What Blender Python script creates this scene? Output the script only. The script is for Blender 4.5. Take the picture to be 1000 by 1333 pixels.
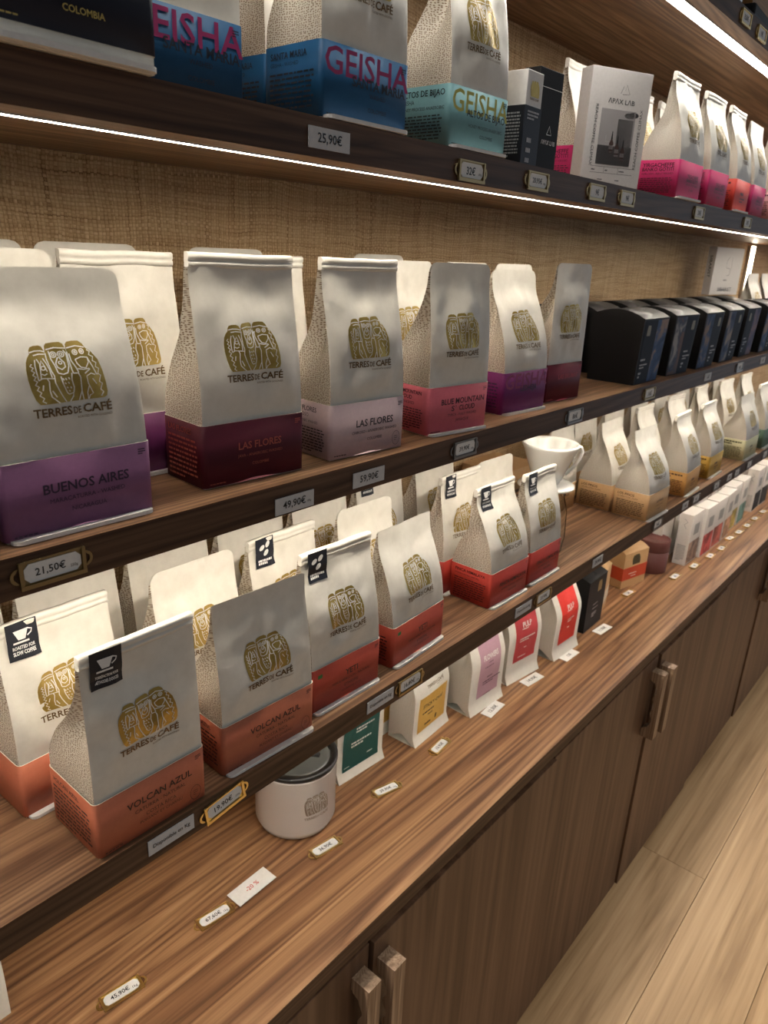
import bpy, bmesh, math, random
from mathutils import Vector, Matrix, noise
from mathutils.geometry import delaunay_2d_cdt
R = math.radians
for o in list(bpy.data.objects): bpy.data.objects.remove(o, do_unlink=True)
SC = bpy.context.scene
COL = SC.collection

# ------------------------------------------------------------------ camera
cd = bpy.data.cameras.new('camera'); cam = bpy.data.objects.new('camera', cd); COL.objects.link(cam)
CAMZ = 1.5465
cam.matrix_world = Matrix(((0.64704862, 0.22970622, -0.72702347, 0.0),
                           (-0.76107564, 0.25178903, -0.59780111, -0.46),
                           (0.0457379, 0.94012624, 0.33774355, CAMZ),
                           (0, 0, 0, 1)))
cd.sensor_fit = 'VERTICAL'; cd.sensor_height = 36.0; cd.lens = 951.81 / 1333 * 36
cd.clip_start = .02; cd.clip_end = 50
cd.dof.use_dof = True; cd.dof.focus_distance = .68; cd.dof.aperture_fstop = 14
SC.camera = cam

# ------------------------------------------------------------------ world, lights, exposure
wd = bpy.data.worlds.new('world'); SC.world = wd; wd.use_nodes = True
bg = wd.node_tree.nodes['Background']; bg.inputs[0].default_value = (.90, .95, 1.0, 1); bg.inputs[1].default_value = .14

def area(name, loc, rot, sx, sy, power, col):
    l = bpy.data.lights.new(name, 'AREA'); l.shape = 'RECTANGLE'; l.size = sx; l.size_y = sy
    l.energy = power; l.color = col
    o = bpy.data.objects.new(name, l); COL.objects.link(o); o.location = loc; o.rotation_euler = rot
    return o
# shop ceiling lighting over the aisle, and daylight from the shop front at the far end
area('ceiling_light_panel', (1.4, -1.55, 2.9), (0, 0, 0), 5.0, .8, 31, (1, .94, .84)).data.spread = R(84)
area('shop_window', (5.2, -1.9, 1.6), (0, R(78), R(-10)), 2.4, 2.6, 10, (.72, .84, 1))
vs = SC.view_settings
vs.view_transform = 'Standard'; vs.look = 'None'; vs.gamma = 1; vs.use_curve_mapping = False; vs.exposure = 0.12
LED_POWER = 82.0

# ------------------------------------------------------------------ materials
MATS = {}
def new_mat(name):
    m = bpy.data.materials.new(name); m.use_nodes = True
    nt = m.node_tree; b = nt.nodes['Principled BSDF']
    return m, nt, b
def nd(nt, t, **kw):
    n = nt.nodes.new(t)
    for k, v in kw.items(): setattr(n, k, v)
    return n
def ramp(nt, stops):
    r = nt.nodes.new('ShaderNodeValToRGB'); e = r.color_ramp.elements
    while len(e) < len(stops): e.new(.5)
    for i, (p, c) in enumerate(stops):
        e[i].position = p; e[i].color = (*c, 1)
    return r
def math_(nt, op, a, b=None, c=None):
    n = nt.nodes.new('ShaderNodeMath'); n.operation = op
    for i, v in enumerate((a, b, c)):
        if v is None: continue
        if isinstance(v, (int, float)): n.inputs[i].default_value = v
        else: nt.links.new(v, n.inputs[i])
    return n.outputs[0]
def bump(nt, b, h, strength, dist=.001):
    n = nt.nodes.new('ShaderNodeBump'); n.inputs['Strength'].default_value = strength
    n.inputs['Distance'].default_value = dist
    nt.links.new(h, n.inputs['Height']); nt.links.new(n.outputs[0], b.inputs['Normal'])
def coords(nt, scale=(1, 1, 1), rot=(0, 0, 0), loc=(0, 0, 0), kind='Object'):
    tc = nt.nodes.new('ShaderNodeTexCoord'); mp = nt.nodes.new('ShaderNodeMapping')
    mp.inputs['Scale'].default_value = scale; mp.inputs['Rotation'].default_value = rot; mp.inputs['Location'].default_value = loc
    nt.links.new(tc.outputs[kind], mp.inputs[0]); return mp.outputs[0]
def noise_(nt, vec, scale, detail=4, rough=.55, dist=0):
    n = nt.nodes.new('ShaderNodeTexNoise'); n.inputs['Scale'].default_value = scale
    n.inputs['Detail'].default_value = detail; n.inputs['Roughness'].default_value = rough; n.inputs['Distortion'].default_value = dist
    nt.links.new(vec, n.inputs['Vector']); return n
def plain(name, col, rough=.5, metal=0, emit=None, spec=.5, coat=0):
    if name in MATS: return MATS[name]
    m, nt, b = new_mat(name)
    b.inputs['Base Color'].default_value = (*col, 1); b.inputs['Roughness'].default_value = rough
    b.inputs['Metallic'].default_value = metal; b.inputs['Specular IOR Level'].default_value = spec
    b.inputs['Coat Weight'].default_value = coat
    if emit:
        b.inputs['Emission Color'].default_value = (*emit[0], 1); b.inputs['Emission Strength'].default_value = emit[1]
    MATS[name] = m; return m
def card(name, col, rough=.6, spec=.35):
    """printed board: colour with a faint fibre mottling"""
    if name in MATS: return MATS[name]
    m, nt, b = new_mat(name)
    v = coords(nt); n = noise_(nt, v, 260, 3)
    r = ramp(nt, [(.3, tuple(x * .93 for x in col)), (.7, col)])
    nt.links.new(n.outputs['Fac'], r.inputs[0]); nt.links.new(r.outputs[0], b.inputs['Base Color'])
    b.inputs['Roughness'].default_value = rough; b.inputs['Specular IOR Level'].default_value = spec
    bump(nt, b, n.outputs['Fac'], .06, .0004)
    MATS[name] = m; return m
def wood(name, axis, stops, streak=1.0, rough=.42, offset=0, spec=.4, per_object=0.0, rings=34):
    """veneer: long grain along the given axis"""
    m, nt, b = new_mat(name)
    tc = nt.nodes.new('ShaderNodeTexCoord')
    mp = nt.nodes.new('ShaderNodeMapping')
    s = {'x': (.5, 11, 11), 'z': (11, 11, .5)}[axis]
    mp.inputs['Scale'].default_value = tuple(streak * q for q in s)
    if per_object:
        oi = nt.nodes.new('ShaderNodeObjectInfo')
        cb = nt.nodes.new('ShaderNodeCombineXYZ')
        k = math_(nt, 'MULTIPLY', oi.outputs['Random'], 37.0)
        nt.links.new(k, cb.inputs[0]); nt.links.new(k, cb.inputs[1])
        ad = nt.nodes.new('ShaderNodeVectorMath'); ad.operation = 'ADD'
        nt.links.new(tc.outputs['Object'], ad.inputs[0]); nt.links.new(cb.outputs[0], ad.inputs[1])
        nt.links.new(ad.outputs[0], mp.inputs[0])
    else:
        mp.inputs['Location'].default_value = (offset, offset * .7, offset * 1.3)
        nt.links.new(tc.outputs['Object'], mp.inputs[0])
    v = mp.outputs[0]
    warp = noise_(nt, v, .55, 2)
    vm = nt.nodes.new('ShaderNodeVectorMath'); vm.operation = 'MULTIPLY_ADD'
    vm.inputs[1].default_value = (.9, .9, .9)
    nt.links.new(warp.outputs['Color'], vm.inputs[0]); nt.links.new(v, vm.inputs[2])
    n0 = noise_(nt, vm.outputs[0], .62, 2, .45)
    n1 = noise_(nt, vm.outputs[0], 4.6, 3, .6)
    sc = nt.nodes.new('ShaderNodeVectorMath'); sc.operation = 'MULTIPLY'
    sc.inputs[1].default_value = (.45, 1, 1) if axis == 'x' else (1, 1, .45)
    nt.links.new(vm.outputs[0], sc.inputs[0])
    n2 = noise_(nt, sc.outputs[0], 11, 3, .65)
    ring = math_(nt, 'PINGPONG', math_(nt, 'MULTIPLY_ADD', n1.outputs['Fac'], .12, math_(nt, 'MULTIPLY', n0.outputs['Fac'], rings)), .5)
    ring = math_(nt, 'POWER', math_(nt, 'MULTIPLY', ring, 2.0), .6)
    f = math_(nt, 'MULTIPLY_ADD', ring, .13, math_(nt, 'MULTIPLY', n1.outputs['Fac'], .42))
    f = math_(nt, 'MULTIPLY_ADD', n2.outputs['Fac'], .34, f)
    r = ramp(nt, stops); nt.links.new(f, r.inputs[0])
    out = r.outputs[0]
    if per_object:
        hs = nt.nodes.new('ShaderNodeHueSaturation')
        nt.links.new(math_(nt, 'MULTIPLY_ADD', oi.outputs['Random'], per_object, 1 - per_object / 2), hs.inputs['Value'])
        nt.links.new(out, hs.inputs['Color']); out = hs.outputs[0]
    nt.links.new(out, b.inputs['Base Color'])
    b.inputs['Roughness'].default_value = rough; b.inputs['Specular IOR Level'].default_value = spec
    bump(nt, b, f, .08, .0005)
    MATS[name] = m; return m
WALNUT = wood('walnut', 'x', [(.36, (.11, .052, .027)), (.45, (.20, .105, .055)), (.54, (.33, .19, .105)), (.63, (.45, .285, .17))], streak=1.35)
WALNUT_TOP = wood('walnut_worktop', 'x', [(.35, (.115, .050, .023)), (.44, (.235, .114, .054)), (.53, (.375, .203, .098)), (.63, (.51, .305, .165))], streak=1.0, offset=3.1, rough=.36)
EDGE = wood('walnut_edge_shaded', 'x', [(.36, (.045, .022, .012)), (.48, (.083, .043, .024)), (.60, (.128, .071, .041))], streak=1.3, offset=7, rough=.5, spec=.25)  # dark walnut, with part of the shade on front edges put into the colour
DOOR = wood('walnut_door', 'z', [(.36, (.085, .044, .023)), (.48, (.135, .074, .042)), (.60, (.18, .105, .063))], streak=.7, rough=.5, spec=.3, rings=14)
HANDLE = wood('walnut_handle', 'z', [(.36, (.17, .10, .055)), (.48, (.29, .19, .12)), (.60, (.42, .30, .20))], streak=2.2, rough=.5)
OAK = wood('oak_plank', 'x', [(.34, (.31, .185, .088)), (.48, (.45, .285, .145)), (.62, (.55, .37, .205))], streak=.8, rough=.42, per_object=.14, rings=12)

def raffia():
    m, nt, b = new_mat('raffia_weave')
    v = coords(nt)
    wn = noise_(nt, v, 9, 3)
    vm = nt.nodes.new('ShaderNodeVectorMath'); vm.operation = 'MULTIPLY_ADD'; vm.inputs[1].default_value = (.020, 0, .020)
    nt.links.new(wn.outputs['Color'], vm.inputs[0]); nt.links.new(v, vm.inputs[2])
    sp = nt.nodes.new('ShaderNodeSeparateXYZ'); nt.links.new(vm.outputs[0], sp.inputs[0])
    FQ = math.pi / .0038
    a = math_(nt, 'SINE', math_(nt, 'MULTIPLY', sp.outputs[0], FQ)); c = math_(nt, 'SINE', math_(nt, 'MULTIPLY', sp.outputs[2], FQ))
    ac = math_(nt, 'MULTIPLY', a, c)
    chk = math_(nt, 'GREATER_THAN', ac, 0.0)
    mag = math_(nt, 'POWER', math_(nt, 'ABSOLUTE', ac), .4)
    def stretch(s):
        mp = nt.nodes.new('ShaderNodeMapping'); mp.inputs['Scale'].default_value = s
        nt.links.new(vm.outputs[0], mp.inputs[0]); return mp.outputs[0]
    nh = noise_(nt, stretch((9, 1, 260)), 1, 3, .7); nv = noise_(nt, stretch((260, 1, 9)), 1, 3, .7)
    mx = nt.nodes.new('ShaderNodeMix'); mx.data_type = 'FLOAT'
    nt.links.new(chk, mx.inputs[0]); nt.links.new(nh.outputs['Fac'], mx.inputs[2]); nt.links.new(nv.outputs['Fac'], mx.inputs[3])
    big = noise_(nt, stretch((5, 1, 24)), 1, 2)
    f = math_(nt, 'MULTIPLY_ADD', mx.outputs[0], .95, math_(nt, 'MULTIPLY', mag, .20))
    f = math_(nt, 'MULTIPLY_ADD', big.outputs['Fac'], .06, f)
    r = ramp(nt, [(.36, (.13, .065, .025)), (.50, (.37, .235, .115)), (.64, (.54, .375, .205)), (.82, (.68, .51, .31))])
    nt.links.new(f, r.inputs[0]); nt.links.new(r.outputs[0], b.inputs['Base Color'])
    b.inputs['Roughness'].default_value = .7; b.inputs['Specular IOR Level'].default_value = .25
    bump(nt, b, mag, .55, .0012)
    return m
RAFFIA = raffia()

def paper():
    m, nt, b = new_mat('cream_paper')
    v = coords(nt); n = noise_(nt, v, 90, 4, .6)
    r = ramp(nt, [(.3, (.70, .665, .59)), (.7, (.77, .735, .66))])
    nt.links.new(n.outputs['Fac'], r.inputs[0]); nt.links.new(r.outputs[0], b.inputs['Base Color'])
    b.inputs['Roughness'].default_value = .42; b.inputs['Specular IOR Level'].default_value = .5
    bump(nt, b, n.outputs['Fac'], .10, .0006)
    return m
PAPER = paper()
def gusset(name, spot, base):
    m, nt, b = new_mat(name)
    v = coords(nt)
    sp = nt.nodes.new('ShaderNodeSeparateXYZ'); nt.links.new(v, sp.inputs[0])
    cb = nt.nodes.new('ShaderNodeCombineXYZ'); nt.links.new(sp.outputs[1], cb.inputs[0]); nt.links.new(sp.outputs[2], cb.inputs[1])
    w = noise_(nt, cb.outputs[0], 40, 1)
    vm = nt.nodes.new('ShaderNodeVectorMath'); vm.operation = 'MULTIPLY_ADD'; vm.inputs[1].default_value = (.006, .006, 0)
    nt.links.new(w.outputs['Color'], vm.inputs[0]); nt.links.new(cb.outputs[0], vm.inputs[2])
    mp = nt.nodes.new('ShaderNodeMapping'); mp.inputs['Scale'].default_value = (.72, 1.1, 1)
    nt.links.new(vm.outputs[0], mp.inputs[0])
    vo = nt.nodes.new('ShaderNodeTexVoronoi'); vo.voronoi_dimensions = '2D'; vo.inputs['Scale'].default_value = 560; vo.inputs['Randomness'].default_value = .55
    nt.links.new(mp.outputs[0], vo.inputs['Vector'])
    r = ramp(nt, [(.20, spot), (.36, base)])
    nt.links.new(vo.outputs['Distance'], r.inputs[0]); nt.links.new(r.outputs[0], b.inputs['Base Color'])
    b.inputs['Roughness'].default_value = .5
    return m
GUSSET = gusset('dotted_gusset', (.24, .155, .09), (.68, .62, .52))
GUSSET_PLAIN = gusset('plain_gusset', (.50, .45, .375), (.62, .57, .49))
def foil():
    m, nt, b = new_mat('gold_foil')
    v = coords(nt); n = noise_(nt, v, 60, 2)
    r = ramp(nt, [(.3, (.40, .27, .07)), (.7, (.55, .40, .12))])
    nt.links.new(n.outputs['Fac'], r.inputs[0]); nt.links.new(r.outputs[0], b.inputs['Base Color'])
    b.inputs['Metallic'].default_value = .85; b.inputs['Roughness'].default_value = .38
    return m
GOLD = foil()
def photo_print(name, c1, c2, c3, sc):
    m, nt, b = new_mat(name)
    v = coords(nt, loc=(sc, sc, sc)); n = noise_(nt, v, 26, 3, .5, .6)
    r = ramp(nt, [(.36, c1), (.5, c2), (.60, c3)])
    nt.links.new(n.outputs['Fac'], r.inputs[0]); nt.links.new(r.outputs[0], b.inputs['Base Color']); b.inputs['Roughness'].default_value = .6; b.inputs['Specular IOR Level'].default_value = .2
    return m
LOGOLINE = plain('logo_line', (.84, .80, .70), .5)
INK = plain('black_ink', (.012, .011, .012), .5)
BROWNINK = plain('brown_foil_ink', (.16, .095, .035), .4, .5)
WHITE = card('white_card', (.80, .79, .77))
GREYCARD = card('grey_card', (.60, .60, .61))
CREAMRIM = card('board_edge', (.78, .72, .62))
NAVY = card('navy_label', (.012, .014, .022), .5)
BRASS = plain('brass', (.80, .60, .26), .30, 1)
BRASSD = plain('antique_brass', (.36, .27, .14), .40, 1)
STEEL = plain('dark_nickel', (.30, .28, .26), .35, 1)
LED = plain('led_diffuser', (.9, .9, .9), .5, 0, ((1, .90, .755), LED_POWER))
LEDS = plain('led_diffuser_wide', (.9, .9, .9), .5, 0, ((1, .95, .87), 29.0))
LEDV = plain('led_vertical', (.9, .9, .9), .5, 0, ((1, .86, .66), 16.0))
ALU = plain('led_channel', (.55, .52, .48), .4, .8)
KRAFT = card('kraft', (.56, .345, .165))
BLACKBOX = card('black_carton', (.012, .0115, .0120), .5, .18)
CERAMIC = plain('white_ceramic', (.80, .79, .75), .18, 0, None, .5, .4)
def glass():
    m, nt, b = new_mat('clear_glass')
    b.inputs['Base Color'].default_value = (.9, .93, .93, 1); b.inputs['Transmission Weight'].default_value = 1; b.inputs['Roughness'].default_value = .03
    b.inputs['IOR'].default_value = 1.04
    return m
GLASS = glass()

# ------------------------------------------------------------------ object helpers
def link(name, me, mats=(), parent=None, loc=None, rot=None, smooth=False):
    if isinstance(me, bmesh.types.BMesh):
        bm = me; me = bpy.data.meshes.new(name); bm.normal_update(); bm.to_mesh(me); bm.free()
    if mats and not me.materials:
        for m in (mats if isinstance(mats, (list, tuple)) else [mats]): me.materials.append(m)
    if smooth:
        for p in me.polygons: p.use_smooth = True
    o = bpy.data.objects.new(name, me); COL.objects.link(o)
    if parent: o.parent = parent
    if loc is not None: o.location = loc
    if rot is not None: o.rotation_euler = rot
    return o
def empty(name, loc=(0, 0, 0), rz=0, rx=0):
    o = bpy.data.objects.new(name, None); COL.objects.link(o); o.empty_display_size = .02
    o.location = loc; o.rotation_euler = (rx, 0, rz); return o
def tag(o, label, cat, group=None, kind=None):
    o['label'] = label; o['category'] = cat
    if group: o['group'] = group
    if kind: o['kind'] = kind
    return o
def struct(o, label=None):
    o['kind'] = 'structure'
    if label: o['label'] = label
    return o
def bx(bm, x0, x1, y0, y1, z0, z1, mi=0):
    v = [bm.verts.new(p) for p in ((x0, y0, z0), (x1, y0, z0), (x1, y1, z0), (x0, y1, z0), (x0, y0, z1), (x1, y0, z1), (x1, y1, z1), (x0, y1, z1))]
    for q in ((0, 3, 2, 1), (4, 5, 6, 7), (0, 1, 5, 4), (1, 2, 6, 5), (2, 3, 7, 6), (3, 0, 4, 7)):
        f = bm.faces.new([v[i] for i in q]); f.material_index = mi
def box(x0, x1, y0, y1, z0, z1, bev=0):
    bm = bmesh.new(); bx(bm, x0, x1, y0, y1, z0, z1)
    if bev: bmesh.ops.bevel(bm, geom=bm.edges[:], offset=bev, segments=2, affect='EDGES', profile=.5)
    return bm
def prism(bm, pts, fn0, fn1, mi=0, cap=True):
    """closed outline swept between two placements"""
    a = [bm.verts.new(fn0(*p)) for p in pts]; b = [bm.verts.new(fn1(*p)) for p in pts]
    n = len(pts)
    for i in range(n):
        f = bm.faces.new((a[i], a[(i + 1) % n], b[(i + 1) % n], b[i])); f.material_index = mi
    if cap:
        f = bm.faces.new(a[::-1]); f.material_index = mi; f = bm.faces.new(b); f.material_index = mi
    return bm
def fix(bm):
    bmesh.ops.recalc_face_normals(bm, faces=bm.faces[:]); return bm
def lathe(bm, prof, cx=0, cy=0, n=32, a0=0, closed=True):
    rings = []
    for (r, z) in prof:
        rings.append([bm.verts.new((cx + r * math.cos(a0 + 2 * math.pi * i / n), cy + r * math.sin(a0 + 2 * math.pi * i / n), z)) for i in range(n)])
    for a, b in zip(rings, rings[1:]):
        for i in range(n): bm.faces.new((a[i], a[(i + 1) % n], b[(i + 1) % n], b[i]))
    bm.faces.new(rings[0][::-1]); bm.faces.new(rings[-1])
    return fix(bm)

# 2D drawings: lists of (verts2d, faces); mapped on a surface by a function (u,v)->xyz
_TC = {}
def text2d(s, bold=0.0):
    k = (s, bold)
    if k in _TC: return _TC[k]
    c = bpy.data.curves.new('tx', 'FONT'); c.body = s; c.resolution_u = 2; c.offset = bold; c.size = 1
    o = bpy.data.objects.new('tx', c); COL.objects.link(o)
    dg = bpy.context.evaluated_depsgraph_get()
    me = bpy.data.meshes.new_from_object(o.evaluated_get(dg))
    V = [(v.co.x, v.co.y) for v in me.vertices]; F = [tuple(p.vertices) for p in me.polygons]
    bpy.data.objects.remove(o, do_unlink=True); bpy.data.curves.remove(c); bpy.data.meshes.remove(me)
    if V:
        x0 = min(v[0] for v in V); x1 = max(v[0] for v in V); y0 = min(v[1] for v in V); y1 = max(v[1] for v in V)
    else: x0 = x1 = y0 = y1 = 0
    _TC[k] = (V, F, x0, x1, y0, y1); return _TC[k]
class Draw:
    def __init__(s): s.V = []; s.F = []; s.M = []
    def add(s, V, F, mi=0):
        b = len(s.V); s.V += V; s.F += [tuple(i + b for i in f) for f in F]; s.M += [mi] * len(F)
    def text(s, t, width, cx, cy, mi=0, bold=.0, height=None, align='c', rot=0):
        V, F, x0, x1, y0, y1 = text2d(t, bold)
        if not V: return s
        k = width / (x1 - x0); ky = k if height is None else height / (y1 - y0)
        ox = {'c': -(x0 + x1) / 2, 'l': -x0, 'r': -x1}[align]
        ca, sa = math.cos(rot), math.sin(rot)
        P = []
        for x, y in V:
            a, b = (x + ox) * k, (y - (y0 + y1) / 2) * ky
            P.append((cx + a * ca - b * sa, cy + a * sa + b * ca))
        s.add(P, F, mi); return s
    def rect(s, x0, x1, y0, y1, mi=0, nx=1, ny=1):
        V = [(x0 + (x1 - x0) * i / nx, y0 + (y1 - y0) * j / ny) for j in range(ny + 1) for i in range(nx + 1)]
        F = [(j * (nx + 1) + i, j * (nx + 1) + i + 1, (j + 1) * (nx + 1) + i + 1, (j + 1) * (nx + 1) + i) for j in range(ny) for i in range(nx)]
        s.add(V, F, mi); return s
    def poly(s, pts, mi=0):
        a = sum(p[0] * q[1] - q[0] * p[1] for p, q in zip(pts, pts[1:] + pts[:1]))
        s.add(list(pts) if a > 0 else list(pts)[::-1], [tuple(range(len(pts)))], mi); return s
    def disc(s, cx, cy, rx, ry, mi=0, n=14, rot=0):
        ca, sa = math.cos(rot), math.sin(rot)
        return s.poly([(cx + rx * math.cos(2 * math.pi * i / n) * ca - ry * math.sin(2 * math.pi * i / n) * sa,
                        cy + rx * math.cos(2 * math.pi * i / n) * sa + ry * math.sin(2 * math.pi * i / n) * ca) for i in range(n)], mi)
    def line(s, pts, w, mi=0):
        n = len(pts); L = []; Rr = []
        for i, p in enumerate(pts):
            a = pts[max(0, i - 1)]; b = pts[min(n - 1, i + 1)]
            dx, dy = b[0] - a[0], b[1] - a[1]; l = math.hypot(dx, dy) or 1
            nx, ny = -dy / l * w / 2, dx / l * w / 2
            L.append((p[0] + nx, p[1] + ny)); Rr.append((p[0] - nx, p[1] - ny))
        s.add(Rr + L, [(i, i + 1, n + i + 1, n + i) for i in range(n - 1)], mi); return s
    def words(s, x0, x1, y0, y1, lines, mi=0, seed=1, fill=.55, ragged=True):
        """illegible small print: rows of word-long dashes"""
        r = random.Random(seed); dy = (y1 - y0) / lines
        for i in range(lines):
            y = y1 - dy * (i + .5); x = x0; end = x1 if i < lines - 1 else x0 + (x1 - x0) * .6
            while x < end - (x1 - x0) * .04:
                l = min((x1 - x0) * r.uniform(.05, .16), end - x)
                s.rect(x, x + l, y - dy * fill / 2, y + dy * fill / 2, mi); x += l + (x1 - x0) * .025
        return s
    def mesh(s, name, fn, mats):
        me = bpy.data.meshes.new(name)
        me.from_pydata([fn(*v) for v in s.V], [], s.F)
        for m in (mats if isinstance(mats, (list, tuple)) else [mats]): me.materials.append(m)
        me.polygons.foreach_set('material_index', s.M)
        me.update(); return me

# ------------------------------------------------------------------ the emblem (three seated figures), drawn in its own units
def _q(x, y):
    u = (x - 85) / 765
    return (u - .5, ((770 - u * 50) - y) / 765 * (.95 + .15 * u))
OUT = [(160, 768), (130, 720), (107, 620), (90, 500), (85, 390), (97, 310), (120, 262), (146, 230), (150, 192), (168, 162), (200, 152), (255, 154),
       (283, 170), (296, 205), (303, 250), (309, 205), (314, 170), (335, 146), (400, 142), (460, 143), (488, 162), (496, 205), (501, 250), (505, 205), (508, 170), (530, 147), (590, 143),
       (650, 150), (684, 180), (700, 220), (750, 265), (800, 340), (832, 450), (848, 560), (850, 660), (835, 705), (800, 722), (640, 732), (480, 744), (330, 754), (220, 764)]
LINES = [
 [(303, 240), (300, 300), (315, 420), (330, 470)], [(501, 240), (500, 300), (507, 420), (515, 455)],
 [(150, 214), (200, 203), (260, 208), (298, 224)], [(176, 246), (230, 238), (294, 248)],
 [(178, 290), (168, 350), (172, 430), (180, 505)], [(196, 284), (216, 335), (210, 400), (205, 490)],
 [(262, 285), (285, 340), (300, 400), (305, 485)], [(210, 410), (218, 360), (237, 305), (258, 360), (272, 420)],
 [(215, 440), (240, 455), (268, 440)], [(180, 510), (215, 488), (255, 490), (270, 525), (264, 620), (272, 685), (320, 735), (345, 755)],
 [(255, 490), (330, 497)], [(215, 560), (205, 620)], [(285, 620), (320, 690)],
 [(318, 206), (400, 194), (496, 206)], [(340, 222), (345, 300), (366, 370), (374, 440)], [(472, 222), (490, 262), (488, 380), (468, 440)],
 [(410, 290), (380, 350), (386, 390), (420, 412), (456, 388), (455, 345), (418, 290)],
 [(330, 470), (325, 540), (350, 620), (385, 700), (410, 745)], [(390, 480), (400, 560), (430, 650), (450, 670), (495, 655), (488, 692), (450, 745)],
 [(500, 450), (490, 520), (505, 600), (496, 655)], [(374, 445), (420, 460), (468, 445)],
 [(515, 455), (560, 455), (576, 500), (575, 640), (540, 738)], [(575, 640), (588, 734)],
 [(508, 206), (600, 192), (690, 216)], [(516, 260), (520, 330), (550, 400), (565, 450)],
 [(560, 322), (620, 302), (690, 312), (692, 360), (650, 412), (600, 402), (570, 362), (560, 322)],
 [(690, 312), (722, 400), (752, 480), (765, 488)], [(560, 412), (620, 424), (684, 420)], [(625, 465), (690, 425)],
 [(735, 486), (690, 468), (640, 492), (645, 565), (692, 672), (655, 692), (642, 728)], [(650, 595), (630, 660), (636, 730)], [(698, 520), (740, 580)],
 [(140, 330), (122, 352), (148, 372), (128, 398), (154, 420), (134, 446), (160, 470), (140, 500), (168, 520), (148, 556), (178, 578), (158, 612), (190, 640), (170, 672), (204, 700), (184, 730), (214, 750)],
 [(706, 240), (732, 262), (716, 290), (752, 312), (738, 350), (772, 372), (756, 410), (790, 432), (770, 480), (800, 500), (776, 560), (806, 580), (780, 640), (806, 664), (776, 706)],
 [(400, 500), (415, 520)], [(430, 500), (440, 520)], [(460, 495), (470, 515)], [(415, 545), (430, 560)], [(450, 540), (462, 560)], [(430, 590), (445, 605)], [(470, 590), (478, 610)], [(450, 630), (465, 640)],
]
RINGS = [(375, 262, 28), (443, 262, 28), (375, 262, 12), (443, 262, 12), (575, 252, 24), (648, 250, 24), (575, 252, 9), (648, 250, 9), (240, 382, 20), (420, 345, 14)]
_LG = None
def logo2d():
    """gold silhouette cut into small faces + pale line work; width 1, foot at v=0"""
    global _LG
    if _LG: return _LG
    pts = [_q(*p) for p in OUT]
    n = len(pts); P = [Vector(p) for p in pts]
    for i in range(1, 12):
        for j in range(1, 11): P.append(Vector((-.5 + i / 12 + .003 * (j % 2), -.01 + j * .074)))
    V, E, F, *_ = delaunay_2d_cdt(P, [(i, (i + 1) % n) for i in range(n)], [list(range(n))], 1, 1e-5)
    d = Draw(); FF = []
    for f in F:
        a = sum(V[f[i]].x * V[f[(i + 1) % len(f)]].y - V[f[(i + 1) % len(f)]].x * V[f[i]].y for i in range(len(f)))
        FF.append(tuple(f) if a > 0 else tuple(f)[::-1])
    d.add([(v.x, v.y) for v in V], FF, 0)
    g = Draw()
    for l in LINES: g.line([_q(*p) for p in l], .0155)
    for (cx, cy, r) in RINGS:
        g.line([_q(cx + r * math.cos(a * math.pi / 6), cy + r * math.sin(a * math.pi / 6)) for a in range(13)], .0130)
    _LG = (d, g); return _LG
def brand_lettering(d, w, cx, top, mi=0, sub=True):
    """wordmark under the emblem; w = total width, top = v of its upper edge"""
    h = w * .108
    d.text('TERRES', w * .475, cx - w * .2625, top - h * .55, mi, .024, h)
    d.text('DE', w * .10, cx + w * .045, top - h * .62, mi, .016, h * .78)
    d.text('CAF\u00c9', w * .375, cx + w * .3125, top - h * .43, mi, .024, h * 1.24)
    if sub: d.text('ROASTED WITH GOODNESS', w * .46, cx + w * .27, top - h * 1.45, mi, 0, h * .26)

# ------------------------------------------------------------------ paper pouches
def ss(t): t = max(0, min(1, t)); return t * t * (3 - 2 * t)
def interp(pts, t):
    n = len(pts); t = max(pts[0][0], min(pts[-1][0], t))
    def slope(i):
        if i == 0: return (pts[1][1] - pts[0][1]) / (pts[1][0] - pts[0][0])
        if i == n - 1: return (pts[-1][1] - pts[-2][1]) / (pts[-1][0] - pts[-2][0])
        a = (pts[i][1] - pts[i - 1][1]) / (pts[i][0] - pts[i - 1][0]); b = (pts[i + 1][1] - pts[i][1]) / (pts[i + 1][0] - pts[i][0])
        return 0 if a * b <= 0 else 2 * a * b / (a + b)
    for i in range(n - 1):
        (a, u), (b, v) = pts[i], pts[i + 1]
        if t <= b:
            h = b - a; q = (t - a) / h
            return (2 * q ** 3 - 3 * q ** 2 + 1) * u + (q ** 3 - 2 * q ** 2 + q) * h * slope(i) + (-2 * q ** 3 + 3 * q ** 2) * v + (q ** 3 - q ** 2) * h * slope(i + 1)
    return pts[-1][1]
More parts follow.
